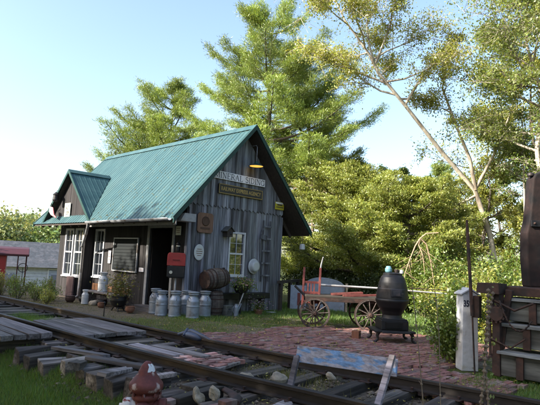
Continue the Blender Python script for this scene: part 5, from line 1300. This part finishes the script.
b.box((2.75, -.08, 2.22), (1.2, .1, .1)); b.build('door_trim', 'white_paint', t)
b = MB(); b.box((-.8, -.04, 1.3), (.8, .08, .9), col=(.4, .42, .5)); b.build('window', 'shed_white', t)
t = thing('red_caboose', 'red caboose with a maroon roof overhanging its end platform at the left edge', 'caboose', (4.3, 24.0, -2.15), R(-20))
# length runs away left; local x to the right in view
b = MB(); b.box((-3.6, 1.4, 2.15), (5.6, 2.8, 2.5)); 
b.build('body', 'red_paint', t, .04)
b = MB(); pr = [(-.15, 3.30), (-.15, 3.45), (.6, 3.80), (1.4, 3.92), (2.2, 3.80), (2.95, 3.45), (2.95, 3.30)]
b.prism([(.55, y, z) for y, z in pr], (-7.6, 0, 0)); b.build('roof', 'maroon', t, .03)
b = MB(); b.box((-3.2, 1.4, .78), (7.4, 2.7, .22)); b.build('frame', 'iron_black', t)
for (x, y) in ((.42, .1), (.42, 2.7), (-.1, .1), (.42, .9)):
    b = MB(); b.path([(x, y, .85), (x, y, 3.4)], .035, 6, (1.2, 1, 1)); b.build('platform_post', 'maroon', t)
b = MB()
for z in (1.35, 1.85, 2.35, 2.85): b.path([(.42, .1, z), (.42, .9, z)], .022, 5)
b.build('ladder_rungs', 'maroon', t)
b = MB(); b.path([(.25, 1.8, .85), (.25, 1.8, 2.5)], .025, 5); b.path([(.25 + .3 * math.cos(a), 1.8, 2.5 + .3 * math.sin(a)) for a in np.linspace(0, 6.28, 18)[:-1]], .025, 5, closed=True); b.build('brake_wheel', 'iron_black', t)
for x in (-1.2, -5.4):
    for y in (.3, 2.5):
        b = MB(); b.lathe([(.42, -.07), (.42, .07)], (x, y, .42), 20, M_); b.build('wheel', 'iron_black', t)

# weeds beyond the track at the left
wp = None; q = np.random.default_rng(31)
wl_ = 'leafy roadside weed in the strip beyond the track at the left'
wproto = bush('weed_plant', wl_, (-2.2, 6.0, 0), .38, .75, 151, 900, 'leaf_bush', .055, 'weeds beyond the track', 9); wproto['category'] = 'weed'
wproto2 = bush('weed_plant', 'taller yellowish weed in the strip beyond the track at the left', (-2.6, 7.2, 0), .42, 1.05, 152, 900, 'grass_dry', .06, 'tall weeds beyond the track', 10); wproto2['category'] = 'weed'
for i in range(20):
    x = q.uniform(-3.0, .2); y = q.uniform(4.9, 11.5) if x < -1 else q.uniform(8.4, 11.5)
    dup(wproto if i % 3 else wproto2, (x, y, ground_h(x, y)), q.uniform(0, 6), q.uniform(.35, .75))
bush('shrub', 'yellowing shrub in front of the red caboose at the left edge', (-1.9, 9.6, 0), .5, .95, 161, 1500, 'leaf_yellow', .08)
bush('shrub', 'low dark shrub at the foot of the bay wall', (-1.6, 5.2, 0), .45, .6, 162, 1500, 'leaf_bush', .06)
bush('shrub', 'small bright weed clump by the far rail below the bay', (-2.0, 4.2, 0), .3, .45, 163, 900, 'leaf_yellow', .05)

# grass
def grass(name, label, fn, n_, h_, wdt, mt='grass_blade', seed=1, dens=None):
    q = np.random.default_rng(seed); x, y = fn(q, n_)
    # clumping
    k = .5 + .5 * np.sin(x * 3.1 + 2 * np.sin(y * 1.7)) * np.sin(y * 2.7 + 1.5 * np.sin(x * 2.3)); keep = q.uniform(0, 1, len(x)) < (.35 + .65 * k if dens is None else dens); x, y, k = x[keep], y[keep], k[keep]
    z = np.array([ground_h(a, b_) for a, b_ in zip(x, y)]); n_ = len(x); a = q.uniform(0, 6.283, n_); hh = h_ * q.uniform(.4, 1.25, n_) * (.6 + .6 * k); ln2 = hh * q.uniform(.1, .7, n_); b2 = q.uniform(0, 6.283, n_)
    P0 = np.stack([x, y, z - .005], 1); s_ = np.stack([np.cos(a), np.sin(a), 0 * a], 1) * wdt; tip = P0 + np.stack([np.cos(b2) * ln2, np.sin(b2) * ln2, hh], 1)
    V = np.stack([P0 - s_, P0 + s_, tip], 1).reshape(-1, 3); c = leafcol(n_, q, .35, .25)
    return stuff(npmesh(name, V, 3, c, mt), label, 'grass')
def fore(q, n_):
    # denser towards the camera
    y = q.uniform(-11.3, 3, n_); x = np.array([rail_x(v) for v in y]) - .72 - np.abs(q.normal(size=n_)) * 1.3; return x, y
grass('lawn_grass', 'dark green lawn grass in the foreground left of the track', fore, 150000, .07, .0038, seed=2, dens=1)
grass('lawn_dry_grass', 'dry and yellow blades mixed into the foreground lawn', fore, 26000, .06, .004, 'grass_dry', 22)
def yard(q, n_):
    x = q.uniform(-2.4, 5.5, n_); y = q.uniform(-3.3, -.1, n_); m_ = (x > -1.2) | (y > -3); return x[m_], y[m_]
grass('yard_grass', 'short patchy grass between the depot gable and the brick patio', yard, 42000, .045, .004, seed=3)
grass('yard_dry_grass', 'dry straw coloured grass mixed into the yard', yard, 16000, .04, .004, 'grass_dry', 13)
grass('yard_weeds', 'thicker green grass along the foot of the gable wall', lambda q, n_: (q.uniform(-.6, 5.5, n_), -.1 - np.abs(q.normal(size=n_)) * .8), 26000, .09, .005, seed=4)
grass('path_grass', 'sparse dry grass on the path between the far rail and the long wall', lambda q, n_: (q.uniform(-2.6, -.7, n_), q.uniform(-3, 9, n_)), 26000, .035, .004, 'grass_dry', 5)
grass('rail_grass', 'bright tuft of grass between the rails at the left', lambda q, n_: (-3.95 + q.normal(size=n_) * .28, .25 + q.normal(size=n_) * .55), 5000, .17, .005, seed=6, dens=1)
grass('track_weeds', 'thin weeds between the rails near the painted board', lambda q, n_: (-3.1 + q.normal(size=n_) * .22, -6.7 + q.normal(size=n_) * .5), 1400, .12, .004, 'grass_dry', 7, dens=1)
grass('right_grass', 'green grass strip below the timber steps at the right', lambda q, n_: (q.uniform(-2.0, 1.0, n_), q.uniform(-12, -8.5, n_)), 26000, .07, .005, seed=8, dens=1)
grass('far_grass', 'grass beneath the bushes behind the wagon', lambda q, n_: (q.uniform(2.8, 10, n_), q.uniform(-8, 2, n_)), 40000, .12, .008, seed=9, dens=1)
# broken stone and rubble in the track bed
def ballast():
    q = np.random.default_rng(19); b = MB(); 
    for i in range(5200):
        y = q.uniform(-11.5, 7) if i % 3 else q.uniform(-9.5, -3); x = rail_x(y) + q.uniform(-1.15, GA + .3); r_ = .012 + .03 * q.uniform() ** 2.5
        if i % 25 == 0: r_ *= 1.8
        d_ = q.uniform(.6, 1.3, (6,)) * r_; a = q.uniform(0, 6.28); ca, sa = math.cos(a), math.sin(a); z = ground_h(x, y) + r_ * .35
        vs = [(x + d_[0] * ca, y + d_[0] * sa, z), (x - d_[1] * sa, y + d_[1] * ca, z + r_ * .2), (x - d_[2] * ca, y - d_[2] * sa, z), (x + d_[3] * sa, y - d_[3] * ca, z - r_ * .1), (x + r_ * .2, y, z + d_[4] * .8), (x, y, z - d_[5])]
        k = q.choice([.5, .7, .9, 1.2, 1.7]) * .45; b.add(vs, [(0, 1, 4), (1, 2, 4), (2, 3, 4), (3, 0, 4), (1, 0, 5), (2, 1, 5), (3, 2, 5), (0, 3, 5)], (k, k * .95, k * .95))
    stuff(b.build('ballast', 'stone'), 'dark broken stone and rubble lying between the ties', 'ballast')
ballast()
grass('tie_weeds', 'scattered weeds sprouting between the tie ends on the near side', lambda q, n_: (lambda y: (np.array([rail_x(v) for v in y]) - q.uniform(.5, 1.5, n_), y))(q.uniform(-10, 0, n_)), 16000, .10, .005, seed=12)
# fallen leaves scattered over patio and path
def litter():
    q = np.random.default_rng(15); n_ = 3600; x = q.uniform(-5.0, 2.6, n_); y = q.uniform(-9.4, -.3, n_); z = np.where((x > -2.4) & (y < -3.4), .055, .02)
    V = leaves(np.stack([x, y, z + q.uniform(0, .01, n_)], 1), .05, q, .6, 6, np.stack([q.normal(size=n_), q.normal(size=n_), 0 * x], 1)); V[:, 2] = np.clip(V[:, 2], .012, .09)
    c = np.array([[1.6, 1.0, .5], [1.2, .8, .6], [2.2, 1.6, .9]])[q.integers(0, 3, n_)] * q.uniform(.5, 1.2, n_)[:, None]
    stuff(npmesh('fallen_leaves', V, 4, c, 'leaf_far'), 'brown fallen leaves scattered on the bricks and the yard', 'fallen leaves')
litter()
def roof_litter():
    q = np.random.default_rng(16); n_ = 420; y = q.uniform(Y0 + .1, DE0, n_); u = q.uniform(0, 1, n_) ** 1.6
    x = -SD + u * (W / 2 + SD); P = np.stack([x, y, HE + (x + SD) * SL + .012], 1)
    D = np.stack([np.ones(n_) * .6 + q.normal(size=n_) * .3, q.normal(size=n_) * .8, 0 * x], 1); D[:, 2] = D[:, 0] * SL
    D /= np.linalg.norm(D, axis=1)[:, None]; sdv = np.cross(D, np.array([-SL, 0, 1]) / math.hypot(SL, 1)); L = q.uniform(.03, .07, n_)[:, None]; nn = np.array([-SL, 0, 1]) / math.hypot(SL, 1) * .012
    V = np.stack([P + nn, P + nn + D * L * .5 + sdv * L * .25, P + nn + D * L, P + nn + D * L * .5 - sdv * L * .25], 1).reshape(-1, 3)
    stuff(npmesh('roof_leaves', V, 4, np.array([[.9, .6, .35]]) * q.uniform(.3, 1.1, n_)[:, None], 'leaf_far'), 'scattered dry needles and leaves on the green roof', 'fallen leaves')
roof_litter()
